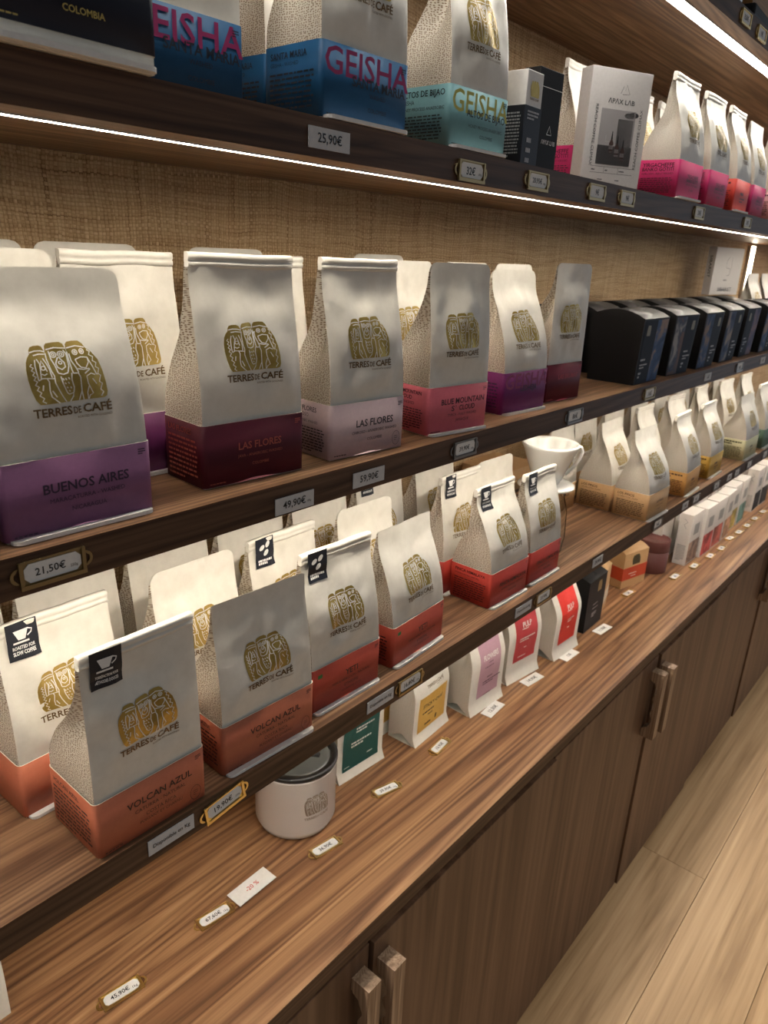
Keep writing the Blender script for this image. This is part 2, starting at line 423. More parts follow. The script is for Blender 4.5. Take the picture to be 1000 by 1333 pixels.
class Pouch:
    def __init__(s, w, d, h, ft, style, seed, bulge=.004, crump=.0044, waist=.34):
        s.w, s.d, s.h, s.ft, s.style, s.seed, s.bulge, s.crump = w, d, h, ft, style, seed, bulge, crump
        s.fp = [(0, 0), (waist * .9, 0), (.50, ft * .14), (.72, ft * .56), (.88, ft * .92), (1, ft)]
        bt = ft + (.004 if style == 'roll' else .0015)
        s.bp = [(0, d), (waist, d), (.50, d * .80 + ft * .14), (.70, d * .33 + ft * .58), (.86, bt + .003), (1, bt)]
        s.r = .010 if style == 'round' else .002
    def drop(s, x):
        e = abs(x) - (s.w / 2 - s.r)
        return 0 if e <= 0 else s.r - math.sqrt(max(0, s.r ** 2 - e ** 2))
    def front(s, x, z, off=0):
        t = z / s.h
        y = interp(s.fp, t)
        c = max(0, math.cos(math.pi * x / s.w))
        y -= s.bulge * math.sin(math.pi * max(0, min(1, (t - .31) / .55))) * c ** .7
        k = ss((t - .28) / .15) * (1 - .65 * ss((t - .8) / .12)) * min(1, c * 3)
        y += s.crump * k * (noise.noise((x * 27 + s.seed * 7.3, z * 22, s.seed)) + .55 * noise.noise((x * 62, z * 50 + s.seed * 3, s.seed * 2)))
        return (x * (1 - .02 * t), y - off, z)
    def back(s, x, z):
        t = z / s.h; return (x * (1 - .02 * t), interp(s.bp, t), z)
    def build(s, nx=20, nz=26):
        bm = bmesh.new(); w, h = s.w, s.h
        def zz(x, j): t = j / nz; return t * h - s.drop(x) * ss((t - .78) / .22)
        def grid(fn, cols, mi, flip=False):
            g = [[bm.verts.new(fn(i, j)) for i in range(cols + 1)] for j in range(nz + 1)]
            for j in range(nz):
                for i in range(cols):
                    q = (g[j][i], g[j][i + 1], g[j + 1][i + 1], g[j + 1][i])
                    f = bm.faces.new(q[::-1] if flip else q); f.material_index = mi; f.smooth = True
        E = [0, .0006, .0022, .0050, .0100]; m = nx - 8
        X = [-w / 2 + e for e in E[:-1]] + [-w / 2 + .010 + (w - .020) * i / m for i in range(m + 1)] + [w / 2 - e for e in E[:-1][::-1]]
        grid(lambda i, j: s.front(X[i], zz(X[i], j)), nx, 0)
        grid(lambda i, j: s.back(X[i], zz(X[i], j)), nx, 0, True)
        for sg in (-1, 1):
            def side(i, j, sg=sg):
                q = i / 6; z = zz(w / 2, j); t = z / h
                yf = s.front(sg * w / 2, z)[1]; yb = s.back(0, z)[1]
                half = max(0, (yb - yf) / 2)
                ins = .55 * math.sqrt(max(0, (s.d / 2) ** 2 - half ** 2)) * ss((t - .3) / .4)
                ins = min(ins, .42 * w)
                return (sg * (w / 2 * (1 - .02 * t) - ins * (1 - abs(2 * q - 1)) ** 1.4), yf + (yb - yf) * q, z)
            grid(side, 6, 1, sg > 0)
        f = bm.faces.new([bm.verts.new(p) for p in ((-w / 2, 0, 0), (-w / 2, s.d, 0), (w / 2, s.d, 0), (w / 2, 0, 0))]); f.material_index = 0
        return bm
_PC = {}
def pouch_parts(key, gus):
    """meshes of one pouch shape, shared by all bags of that shape"""
    k = (key, gus.name)
    if k in _PC: return _PC[k]
    w, d, h, ft, style, seed = key
    p = Pouch(w, d, h, ft, style, seed)
    me = bpy.data.meshes.new('pouch'); bm = p.build(); bm.to_mesh(me); bm.free(); me.materials.append(PAPER); me.materials.append(gus)
    lg, ln = logo2d(); lw = .0545; z0 = h * .515
    d2 = Draw(); d2.add([(x * lw, z0 + y * lw * .88) for x, y in lg.V], lg.F, 0)
    gold = d2.mesh('emblem', lambda x, z: p.front(x, z, .0005), GOLD)
    d3 = Draw(); d3.add([(x * lw, z0 + y * lw * .88) for x, y in ln.V], ln.F, 0)
    lines = d3.mesh('emblem_lines', lambda x, z: p.front(x, z, .0008), LOGOLINE)
    d4 = Draw(); brand_lettering(d4, .056, .0005, z0 - .0024)
    word = d4.mesh('brand_lettering', lambda x, z: p.front(x, z, .0006), BROWNINK)
    roll = None
    if style == 'roll':
        bm = bmesh.new()
        pr = [(-.0004, -.0110), (-.0017, -.0095), (-.0018, -.0070), (-.0008, -.0060), (-.0019, -.0045), (-.0018, -.0008), (.0002, .0006), (.0040, .0004), (.0046, -.004), (.0040, -.011)]
        n = 10; rings = []
        for i in range(n + 1):
            x = (-w / 2 + w * i / n) * .981
            wob = .0007 * noise.noise((x * 60, seed, 1.7)); 
            rings.append([bm.verts.new((x, ft + a + wob, h + b + .0015 * noise.noise((x * 25, seed * 3, .2)))) for a, b in pr])
        for a, b in zip(rings, rings[1:]):
            for i in range(len(pr)):
                f = bm.faces.new((a[i], b[i], b[(i + 1) % len(pr)], a[(i + 1) % len(pr)])); f.smooth = True
        bm.faces.new(rings[0]); bm.faces.new(rings[-1][::-1]); fix(bm)
        roll = bpy.data.meshes.new('rolled_top'); bm.to_mesh(roll); bm.free(); roll.materials.append(PAPER)
    _PC[k] = (p, me, gold, lines, word, roll); return _PC[k]

SLEEVES = {}
def sleeve_col(name, col): return card('sleeve_' + name, col, .5, .22)
def rrect(x0, x1, y0, y1, r, n=3):
    P = []
    for cx, cy, a in ((x1 - r, y0 + r, -90), (x1 - r, y1 - r, 0), (x0 + r, y1 - r, 90), (x0 + r, y0 + r, 180)):
        for i in range(n + 1):
            t = R(a + 90 * i / n); P.append((cx + r * math.cos(t), cy + r * math.sin(t)))
    return P
def sleeve_mesh(w, d, hs, mat):
    k = (w, d, hs, mat.name)
    if k in SLEEVES: return SLEEVES[k]
    bm = bmesh.new(); O = rrect(-w / 2 - .0016, w / 2 + .0016, -.0022, d + .0016, .0045); I = rrect(-w / 2 - .0008, w / 2 + .0008, -.0014, d + .0008, .004)
    n = len(O)
    lift = lambda x, y: 0
    o0 = [bm.verts.new((x, y, .0012)) for x, y in O]; o1 = [bm.verts.new((x, y, hs + lift(x, y))) for x, y in O]
    i0 = [bm.verts.new((x, y, .0012)) for x, y in I]; i1 = [bm.verts.new((x, y, hs + lift(x, y))) for x, y in I]
    for i in range(n):
        j = (i + 1) % n
        bm.faces.new((o0[i], o0[j], o1[j], o1[i]))
        f = bm.faces.new((o1[i], o1[j], i1[j], i1[i])); f.material_index = 1
        f = bm.faces.new((i1[i], i1[j], i0[j], i0[i])); f.material_index = 1
        f = bm.faces.new((i0[i], i0[j], o0[j], o0[i])); f.material_index = 1
    for f in bm.faces:
        if f.material_index == 0: f.smooth = True
    me = bpy.data.meshes.new('sleeve'); bm.to_mesh(me); bm.free(); me.materials.append(mat); me.materials.append(CREAMRIM)
    SLEEVES[k] = me; return me
_SM = {}
def print_meshes(pk, w, d, hs, ink, ink2, front, side, gei, badge):
    """lettering meshes of a sleeve design, shared by equal sleeves"""
    if pk in _SM: return _SM[pk]
    D, B_, Fo, Co, St = Draw(), Draw(), Draw(), Draw(), Draw()
    if gei: B_.text('GEISHA', w * .98, w * .012, hs * .78, 0, .012, hs * .36)
    if front == 'dash': D.words(-.016, .024, .028, .036, 1, 0, 7, .6).words(-.014, .02, .016, .026, 2, 0, 9, .4); front = ()
    for (t, wd, cx, z, b, *hh) in front: D.text(t, wd, cx, z, 0, b, *hh)
    Fo.words(-w / 2 + .004, -w / 2 + .030, .0035, .0052, 1, 0, 3)
    if badge: Co.words(w / 2 - .010, w / 2 - .004, hs - .009, hs - .004, 3, 0, 5)
    if pk[0] in ('terracotta', 'lilac'): St.line([(w / 2 - .011 + .0055 * math.cos(a * math.pi / 8), .012 + .0075 * math.sin(a * math.pi / 8)) for a in range(17)], .0004).words(w / 2 - .0135, w / 2 - .0085, .009, .015, 3, 0, 5, .3)
    if pk[0] == 'brick': St.rect(-w / 2 + .007, -w / 2 + .0135, hs - .012, hs - .0075)
    fm = [(n_, q.mesh(n_, (lambda o_: (lambda u, v: (u, -o_, v)))(.0025 if n_ == 'backdrop_lettering' else .0031), k_))
          for n_, q, k_ in (('title_lettering', D, ink), ('backdrop_lettering', B_, ink2 or ink), ('footer_print', Fo, ink), ('corner_print', Co, ink), ('stamp', St, ink2 or ink)) if q.V]
    S = Draw(); z = hs - .0075
    if side == 'dash': S.words(-d / 2 + .007, d / 2 - .008, z - .008, z + .003, 2, 0, 11, .62); z -= .012; side = ()
    for (t, wd, b) in side:
        S.text(t, wd, -d / 2 + .008 + wd / 2, z, 0, b); z -= .0062
    S.words(-d / 2 + .007, d / 2 - .006, .004, z + .001, 9, 0, len(side) + 4, .42)
    sm = S.mesh('small_print', lambda u, v: (-w / 2 - .0021, d / 2 - u, v), ink)
    _SM[pk] = (fm, sm); return _SM[pk]
def flap_mesh(w, c=[{}]):
    k = round(w, 3)
    if k in c[0]: return c[0][k]
    bm = bmesh.new(); r = .006; P = [(-w / 2, .004), (-w / 2, -.009 + r)] + [(-w / 2 + r - r * math.cos(a * math.pi / 8), -.009 + r - r * math.sin(a * math.pi / 8)) for a in range(1, 5)]
    P += [(-x, y) for x, y in P[::-1]]
    prism(bm, P, lambda x, y: (x, y, .0003), lambda x, y: (x, y, .0023 - y * .12)); fix(bm)
    me = bpy.data.meshes.new('base_flap'); bm.to_mesh(me); bm.free(); me.materials.append(WHITE); c[0][k] = me; return me
_ST = {}
def sticker_meshes(p, key, kind):
    k = (key, kind)
    if k in _ST: return _ST[k]
    w, h = p.w, p.h; x0 = -w / 2 + .008; x1 = x0 + .027; z1 = h + .0005 if p.style == 'roll' else h - .002; z0 = z1 - .033
    off = .0026 if p.style == 'roll' else .001
    fn = lambda x, z: p.front(x, min(z, h), off if z > h - .016 else .0012 + (off - .0012) * ss((z - (h - .026)) / .01))
    fn = (lambda f: (lambda x, z: (f(x, z)[0], f(x, z)[1], z)))(fn)
    b = Draw().rect(x0, x1, z0, z1, 0, 4, 8); bm_ = b.mesh('sticker', fn, NAVY)
    i = Draw(); cx = (x0 + x1) / 2
    if kind == 'beans':
        for (a, c, r) in ((-.0045, .0225, .5), (.0042, .0248, .8), (.001, .016, .8)): i.disc(cx + a, z0 + c, .0042, .0026, 0, 12, r)
        i.words(cx - .010, cx + .010, z0 + .003, z0 + .009, 2, 0, 8, .8)
    else:
        i.poly([(cx - .0075, z0 + .026), (cx + .0055, z0 + .026), (cx + .002, z0 + .0175), (cx - .004, z0 + .0175)])
        i.rect(cx - .0085, cx + .005, z0 + .0145, z0 + .0162)
        i.line([(cx + .005, z0 + .0255), (cx + .0085, z0 + .024), (cx + .0075, z0 + .0215), (cx + .004, z0 + .0195)], .0011)
        t = ('ROASTED FOR', 'SLOW COFFEE') if kind == 'slow' else ('TORR\u00c9FACTION POUR', 'M\u00c9THODES DOUCES')
        i.text(t[0], .019, cx, z0 + .0105, 0, .03, .0034); i.text(t[1], .019, cx, z0 + .0058, 0, .03, .0034)
    f2 = lambda x, z: (fn(x, z)[0], fn(x, z)[1] - .0004, z)
    im = i.mesh('sticker_icon', f2, WHITE)
    _ST[k] = (bm_, im); return _ST[k]

DESIGN = {}
def design(name, col, ink, front, side=(), gei=None, badge=True, hs=.055):
    front = [(a_, b_, c_, d_, .018 if e_ else 0, *f_) for a_, b_, c_, d_, e_, *f_ in front] if front != 'dash' else front
    DESIGN[name] = dict(mat=sleeve_col(name, col), ink=plain('ink_' + name, ink, .5), front=front, side=side,
                        gei=plain('ink2_' + name, gei, .5) if gei else None, second=plain('green_mark', (.02, .16, .03)) if name == 'brick' else None, badge=badge, hs=hs)
def coffee_bag(label, fl, z, des, yaw=0, w=.104, d=.068, h=.186, ft=.012, style='round', seed=1, flap=False, stick=None,
               group='coffee bags on the shelves', gus=None, prints=True, name='coffee_bag', lift=0):
    """fl = front-left foot corner of the sleeve"""
    a = R(yaw); c = (fl[0] + math.cos(a) * w / 2, fl[1] + math.sin(a) * w / 2)
    t = empty(name, (c[0], c[1], z + .0005), a)
    tag(t, label, 'coffee bag', group)
    key = (round(w - .003, 3), d, h, ft, style, seed)
    p, me, gold, lines, word, roll = pouch_parts(key, gus or GUSSET)
    po = link('pouch', me, parent=t)
    link('emblem', gold, parent=po); link('emblem_lines', lines, parent=po); link('brand_lettering', word, parent=po)
    if roll: link('rolled_top', roll, parent=t)
    D = DESIGN[des]
    sl = link('sleeve', sleeve_mesh(w - .003, d, D['hs'], D['mat']), parent=t, loc=(0, 0, lift))
    if prints:
        fm, sm = print_meshes((des, w, d), w - .003, d, D['hs'], D['ink'], D['gei'] or D['second'], D['front'], D['side'], D['gei'], D['badge'])
        [link(n_, m_, parent=sl) for n_, m_ in fm]; link('small_print', sm, parent=sl)
    if flap: link('base_flap', flap_mesh(w - .006), parent=t)
    if stick:
        b, i = sticker_meshes(p, key, stick); s = link('sticker', b, parent=t); link('sticker_icon', i, parent=s)
    return t

# ------------------------------------------------------------------ the setting
X0, X1 = -.75, 4.3
WY = .262
ZA, ZB, ZC, ZK, ZS = 1.6424, 1.3475, 1.0633, .7496, 1.9135
TH = .0295
w_ = struct(link('wall_back', box(X0 - .5, X1 + .5, WY, WY + .1, 0, 2.75), RAFFIA), 'woven raffia wall covering behind the shelves')
fl = struct(link('floor', box(X0 - 1, 7, -4.2, WY + .1, -.05, -.0125), card('sub_floor', (.10, .07, .045))))
def plank(L):
    bm = box(0, L, -.1935, -.0005, -.0125, 0)
    top = [e for e in bm.edges if all(v.co.z > -.001 for v in e.verts)]
    bmesh.ops.bevel(bm, geom=top, offset=.0007, segments=1, affect='EDGES'); me = bpy.data.meshes.new('floor_plank'); bm.to_mesh(me); bm.free(); me.materials.append(OAK); return me
PL = plank(1.829)
rp = random.Random(4)
for k in range(9):
    off = [.06, 1.753 - 1.83, .7, .2, 1.1, .5, 1.5, .9, .35][k]
    for j in range(-1, 3):
        o = link('floor_plank', PL, parent=fl); o.location = (off + j * 1.83, .196 - .194 * k, 0)

def shelf(label, zt, yf, led_y, led_w, wide=TH, led=None):
    t = empty('shelf', (0, 0, zt - wide)); tag(t, label, 'shelf')
    bm = bmesh.new()   # board with a deeper nosing along its front
    P = [(yf, 0), (yf + .048, 0), (yf + .048, .006), (WY, .006), (WY, wide), (yf, wide)]
    prism(bm, P, lambda y, z: (X0, y, z), lambda y, z: (X1, y, z)); fix(bm)
    bm.normal_update()
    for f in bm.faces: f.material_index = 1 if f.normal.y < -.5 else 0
    link('board', bm, [WALNUT, EDGE], t)
    bm = bmesh.new(); bx(bm, X0 + .02, X1 - .02, led_y - led_w / 2 - .0015, led_y - led_w / 2, -.0012, .004); bx(bm, X0 + .02, X1 - .02, led_y + led_w / 2, led_y + led_w / 2 + .0015, -.0012, .004)
    ch = link('led_channel', bm, ALU, t)
    bm = bmesh.new(); bx(bm, X0 + .02, X1 - .02, led_y - led_w / 2, led_y + led_w / 2, -.0009, .003)
    link('led_diffuser', bm, led or LED, ch)
    return t
shelf('walnut shelf at the very top with a wide light strip beneath', ZS, -.0275, .008, .019, TH, LEDS)
shelf('upper walnut shelf carrying the blue and teal sleeved bags', ZA, 0, .034, .0055)
shelf('middle walnut shelf carrying purple sleeved bags and black cartons', ZB, 0, .034, .0055)
shelf('lowest walnut shelf with the orange sleeved bags above the worktop', ZC, 0, .034, .0055)

bm = box(X0, X1, -.0285, WY, ZK - .028, ZK, .0012); bm.normal_update()
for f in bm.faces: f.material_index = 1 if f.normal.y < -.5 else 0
tag(link('worktop', bm, [WALNUT_TOP, EDGE]), 'long walnut worktop over the base cabinets', 'worktop')

def handle_mesh():
    bm = bmesh.new(); L = .172; P = [(-.030, 0), (-.030, L), (-.0005, L), (-.0005, L - .02), (-.004, L - .024)]
    n = 22
    for i in range(n + 1):
        z = L - .028 - (L - .056) * i / n
        P.append((-.0165 + .0035 * math.cos(2 * math.pi * 3 * i / n) , z))
    P += [(-.004, .024), (-.0005, .02), (-.0005, 0)]
    prism(bm, P, lambda y, z: (-.012, y, z), lambda y, z: (.012, y, z)); fix(bm)
    me = bpy.data.meshes.new('handle'); bm.to_mesh(me); bm.free(); me.materials.append(HANDLE); return me
HM = handle_mesh()
CABL = {-1: 'walnut base cabinet at the left end of the worktop', 0: 'walnut base cabinet below the white canister, nearest the camera',
        1: 'walnut base cabinet in the middle of the run with a wavy handle pair', 2: 'walnut base cabinet far along the aisle at the right edge', 3: 'walnut base cabinet at the far end of the aisle'}
for k in (0, 1, 2):
    x = .045 + k
    t = empty('base_cabinet', (x, 0, 0)); tag(t, CABL[k], 'cabinet', 'base cabinets')
    bm = bmesh.new(); bx(bm, .001, .019, -.003, WY - .002, .03, ZK - .0285); bx(bm, .981, .999, -.003, WY - .002, .03, ZK - .0285)
    bx(bm, .019, .981, -.003, WY - .002, .03, .048); bx(bm, .019, .981, .21, WY - .002, .048, ZK - .0285)
    bx(bm, .019, .981, -.003, .01, ZK - .05, ZK - .0285)
    link('carcass', bm, EDGE, t)
    link('plinth', box(.002, .998, -.006, .012, 0, .029), EDGE, t)
    for s, xa, xb, hx, yf in ((0, .0014, .4985, .478, -.0235), (1, .5025, .9986, .522, -.0285)):
        dr = link('door', box(xa, xb, yf, yf + .019, .027, .7075, .0008), DOOR, t)
        link('handle', HM, parent=dr, loc=(hx, yf, .505))

# vertical light line on the far part of the wall
t = empty('wall_light', (2.66, WY, ZB + .03)); tag(t, 'vertical glowing light strip on the woven wall at right edge', 'wall light')
link('channel', box(-.019, .019, -.010, 0, 0, .235, .001), ALU, t)
link('diffuser', box(-.015, .015, -.014, -.0102, .003, .232, .001), LEDV, t)

# ------------------------------------------------------------------ price labels
def holder_meshes(c={}):
    if c: return c['m']
    W, Hh = .046, .0185
    bm = bmesh.new()
    bx(bm, -W / 2, W / 2, -.0010, 0, -Hh / 2, Hh / 2)                       # back plate
    bx(bm, -W / 2, W / 2, -.0032, -.0010, -Hh / 2 - .0008, -Hh / 2 + .0022) # lower rail
    bx(bm, -W / 2, W / 2, -.0022, -.0010, Hh / 2 - .0010, Hh / 2 + .0004)
    for s in (-1, 1):
        a, b = sorted((s * W / 2, s * (W / 2 - .0026))); bx(bm, a, b, -.0028, -.0010, -Hh / 2, Hh / 2)
        P = []
        for i in range(9): an = -math.pi / 2 + math.pi * i / 8; P.append((s * (W / 2 + .0058 * math.cos(an)), .0058 * math.sin(an)))
        Q = [(s * (W / 2 + .0022 + .0014 * math.cos(-math.pi / 2 + math.pi * i / 8) * 1.0), .0026 * math.sin(-math.pi / 2 + math.pi * i / 8)) for i in range(9)]
        loop = P + Q[::-1]
        for i in range(8):
            for y0, y1 in ((-.0012, 0),):
                v = [bm.verts.new((P[i][0], y0, P[i][1])), bm.verts.new((P[i + 1][0], y0, P[i + 1][1])), bm.verts.new((Q[i + 1][0], y0, Q[i + 1][1])), bm.verts.new((Q[i][0], y0, Q[i][1]))]
                u = [bm.verts.new((q.co.x, y1, q.co.z)) for q in v]
                bm.faces.new(v); bm.faces.new(u[::-1])
                for m in range(4): bm.faces.new((v[m], u[m], u[(m + 1) % 4], v[(m + 1) % 4]))
    fix(bm); fm = bpy.data.meshes.new('frame'); bm.to_mesh(fm); bm.free()
    bm = bmesh.new(); cw, chh, k = .0395, .0135, .0035
    P = [(-cw / 2 + k, -chh / 2), (cw / 2 - k, -chh / 2), (cw / 2, -chh / 2 + k), (cw / 2, chh / 2 - k), (cw / 2 - k, chh / 2), (-cw / 2 + k, chh / 2), (-cw / 2, chh / 2 - k), (-cw / 2, -chh / 2 + k)]
    prism(bm, P, lambda x, z: (x, -.0011, z + .0006), lambda x, z: (x, -.0017, z + .0006)); fix(bm)
    cm = bpy.data.meshes.new('card'); bm.to_mesh(cm); bm.free()
    c['m'] = (fm, cm); return c['m']
HB = {}
def price_holder(label, loc, text, sub='', flat=False, rz=0, ry=0, metal=None, group='price holders', scale=1):
    metal = metal or BRASS
    fm, cm = holder_meshes()
    if metal.name not in HB:
        a = fm.copy(); a.materials.append(metal); HB[metal.name] = a
    if 'card' not in HB: cm.materials.append(WHITE); HB['card'] = cm
    t = empty('price_holder', loc, rz, R(-90) if flat else 0); t.rotation_euler[1] = ry
    if flat: t.rotation_euler = (R(-90), 0, rz); 
    t.scale = (scale,) * 3
    tag(t, label, 'price holder', group)
    link('frame', HB[metal.name], parent=t)
    c = link('card', HB['card'], parent=t)
    if text:
        d = Draw(); tw = min(.021, .0052 * len(text)); d.text(text, tw, -.002 if sub else 0, .0003, 0, .012)
        if sub: d.text(sub, .0055, .0145, -.0020)
        link('price_lettering', d.mesh('price_lettering', lambda x, z: (x, -.0019, z), INK), parent=c)
    return t
CARDM = {}
def price_card(label, loc, text, sub='', w=.047, h=.0155, flat=False, rz=0, ink=None, mat=None, group='paper price cards', name='price_card', tw=None):
    t = empty(name, loc, rz, R(-90) if flat else 0)
    tag(t, label, 'price card', group)
    k = (w, h, (mat or GREYCARD).name)
    if k not in CARDM:
        bm = box(-w / 2, w / 2, -.0009, 0, -h / 2, h / 2); me = bpy.data.meshes.new('card'); bm.to_mesh(me); bm.free(); me.materials.append(mat or GREYCARD); CARDM[k] = me
    c = link('card', CARDM[k], parent=t)
    d = Draw(); tw = tw or min(w * .62, .0046 * len(text)); d.text(text, tw, -.001 if sub else 0, 0, 0, .01)
    if sub: d.text(sub, .005, tw / 2 + .0035, -.0018)
    link('lettering', d.mesh('lettering', lambda x, z: (x, -.0012, z), ink or INK), parent=c)
    return t

# ------------------------------------------------------------------ sleeve designs
def F3(t1, w1, t2, w2, t3, w3, cx=.004, b=.012):
    return [(t1, w1, cx, .0335, b), (t2, w2, cx, .0245, 0), (t3, w3, cx, .0165, 0)]
design('purple', (.235, .100, .205), (.03, .012, .04), F3('BUENOS AIRES', .064, 'MARACATURRA - WASHED', .056, 'NICARAGUA', .026), [('BUENOS AIRES', .030, .012)])
design('plum', (.115, .02, .085), (.30, .05, .08), [], [])
design('maroon', (.085, .011, .022), (.40, .085, .055), F3('LAS FLORES', .046, 'JAVA - ANAEROBIC WASHED', .048, 'COLOMBIE', .018), [('LAS FLORES', .036, .012)])
design('lilac', (.62, .47, .49), (.03, .02, .025), F3('LAS FLORES', .052, 'CHIROSO - ANAEROBIC WASHED', .063, 'COLOMBIE', .021, .008), [('LAS FLORES', .034, .012), ('CHIROSO', .022, 0), ('ANAEROBIC WASHED', .036, 0)])
design('pink', (.66, .15, .19), (.05, .008, .015), [('BLUE MOUNTAIN', .073, .006, .0375, .014), ('S', .0052, -.0105, .0290, .014, .0064), ('T', .0026, -.0056, .0306, .01, .0030), ('CLOUD', .027, .0135, .0290, .014, .0064), ('TYPICA - FULLY WASHED', .049, .006, .0215, 0), ('JAMAIQUE', .023, .006, .0145, 0)], [('BLUE MOUNTAIN', .045, .012), ('ST CLOUD', .030, .012), ('FULLY WASHED', .034, 0)])
design('violet', (.17, .018, .125), (.025, .006, .035), [('LEDHEJA', .038, .006, .0315, .012)], [('LEDHEJA', .03, .01)], gei=(.24, .022, .10))
design('wine', (.125, .009, .022), (.42, .05, .06), [('LAS BRUMAS', .052, .008, .036, .01)], [('LAS BRUMAS', .036, .01)])
design('terracotta', (.50, .155, .085), (.045, .014, .01), [('VOLCAN AZUL', .064, .006, .036, .006), ('CATURRA - NATURAL', .050, .006, .0275, 0), ('COSTA RICA', .030, .006, .0205, 0), ('PUISSANT ET CHARNU', .042, .006, .0145, 0)], [('VOLCAN AZUL', .042, .008)])
design('brick', (.45, .072, .042), (.05, .010, .008), [('YETI', .020, .006, .034, .008), ('MOKA HEIRLOOM - NATURAL', .060, .006, .0255, 0), ('ETHIOPIE', .022, .006, .0185, 0), ('GOURMAND ET VIF', .032, .006, .0125, 0)], [('YETI', .02, .01)])
design('red', (.48, .050, .034), (.06, .009, .008), [('FINCA HIMALAYA', .072, .008, .0315, .008), ('BOURBON ROUGE - NATURAL', .060, .008, .0235, 0), ('SALVADOR', .022, .008, .0160, 0)], [('FINCA HIMALAYA', .052, .012), ('BOURBON ROUGE - NATUREL', .042, 0)])
design('kraft', (.56, .345, .165), (.06, .03, .012), F3('LOS PINOS', .032, 'CATURRA - WASHED', .036, 'NICARAGUA', .018), [('LOS PINOS', .034, .012), ('CATURRA, CATUAI - WASHED', .042, 0)])
for n_, c_, k_ in (('amber', (.58, .31, .095), (.07, .025, .01)), ('ochre', (.60, .36, .06), (.07, .03, .01)), ('sage', (.56, .54, .33), (.05, .05, .02)), ('green', (.13, .22, .155), (.02, .03, .02))):
    design(n_, c_, k_, 'dash', 'dash')
design('blue', (.011, .078, .185), (.008, .012, .025), [('SANTA MARIA', .066, .014, .0315, .012), ('WASHED', .020, .012, .0235, 0), ('COLOMBIE', .023, .012, .0130, 0)], [('SANTA MARIA', .044, .01), ('GEISHA - WASHED', .034, 0)], gei=(.36, .02, .13))
design('teal', (.155, .315, .335), (.01, .018, .02), [('ALTOS DE BIJAO', .066, .010, .0330, .012), ('HONEY PROCESS ANAEROBIC', .058, .010, .0230, 0), ('COLOMBIE', .022, .012, .0150, 0)], [('ALTOS DE BIJAO', .056, .01), ('GEISHA', .018, 0), ('HONEY PROCESS ANAEROBIC', .056, 0)], gei=(.50, .46, .08))
design('navy', (.008, .010, .022), (.50, .38, .10), [('COLOMBIA', .026, .006, .0145, .012)], [('GEISHA', .03, .01)], badge=False)
design('magenta', (.52, .03, .135), (.04, .006, .015), [('YIRGACHEFFE', .050, .008, .0345, .01), ('BANKO GOTITI', .050, .008, .0285, .01), ('HEIRLOOM - FULLY WASHED', .052, .008, .0225, 0), ('ETHIOPIE', .018, .008, .0150, 0)], [('YIRGACHEFFE', .050, .012), ('BANKO GOTITI', .050, .012), ('HEIRLOOM - FULLY WASHED', .050, 0)])
design('scarlet', (.70, .07, .05), (.05, .008, .01), 'dash', 'dash')
design('rose', (.74, .40, .42), (.05, .02, .03), 'dash', 'dash')

# ------------------------------------------------------------------ middle shelf, bags
G = 'bags on the middle shelf'
coffee_bag('coffee bag with dusty purple sleeve, nearest on the middle shelf', (.187, .021), ZB, 'purple', -1, .112, .068, .177, .024, 'round', 1, True, None, G)
coffee_bag('coffee bag with purple sleeve cut off by the left frame edge on the middle shelf', (.068, .020), ZB, 'purple', 1, .112, .068, .177, .02, 'round', 1, True, None, G)
coffee_bag('coffee bag with dark maroon sleeve and rolled top', (.354, .030), ZB, 'maroon', -4.1, .108, .058, .189, .014, 'roll', 2, False, None, G)
coffee_bag('coffee bag with pale lilac sleeve and rolled top', (.498, .024), ZB, 'lilac', -4.8, .104, .060, .189, .018, 'roll', 3, False, None, G)
coffee_bag('coffee bag with salmon pink sleeve and flat rounded top', (.655, .024), ZB, 'pink', -8, .102, .062, .188, .010, 'round', 4, True, None, G)
coffee_bag('coffee bag with violet sleeve and top bent backwards', (.824, .030), ZB, 'violet', -4, .103, .064, .181, .034, 'round', 5, True, None, G)
coffee_bag('coffee bag with wine red sleeve standing next to the black cartons', (.948, .035), ZB, 'wine', -4.1, .097, .064, .192, .002, 'round', 6, False, None, G)
rows = [(.182, .102, 'plum', 'round', 7, 'cream bag peeking over the dusty purple sleeved bag'), (.288, .102, 'plum', 'roll', 8, 'rolled-top bag with plum sleeve standing behind, between the purple and maroon sleeved bags'),
        (.452, .110, 'maroon', 'roll', 8, 'rolled-top bag in second row between the maroon and lilac sleeved bags'), (.668, .105, 'lilac', 'round', 7, 'bag in second row between the lilac and pink sleeved bags'),
        (.806, .112, 'pink', 'round', 7, 'round-topped bag behind, between the pink and violet sleeved bags'), (.920, .105, 'violet', 'round', 7, 'round-topped bag behind the violet sleeved bag with bent top')]
for x, y, dn, st, sd, lb in rows: coffee_bag(lb, (x, y), ZB, dn, rp.uniform(-2, 2), .104, .060, .187, .012, st, sd, True, None, 'second row on the middle shelf', prints=False)
for x, lb in ((.198, 'shadowed bag against the woven wall, leftmost of the rear row'), (.305, 'grey shadowed bag against the wall, second from left in the rear row'),
              (.460, 'bag against the wall behind the maroon sleeved bag'), (.704, 'bag against the wall behind the lilac sleeved bag')):
    coffee_bag(lb, (x, .178), ZB, 'plum', 0, .102, .052, .192, .010, 'round', 9, False, None, 'rear row on the middle shelf', prints=False)

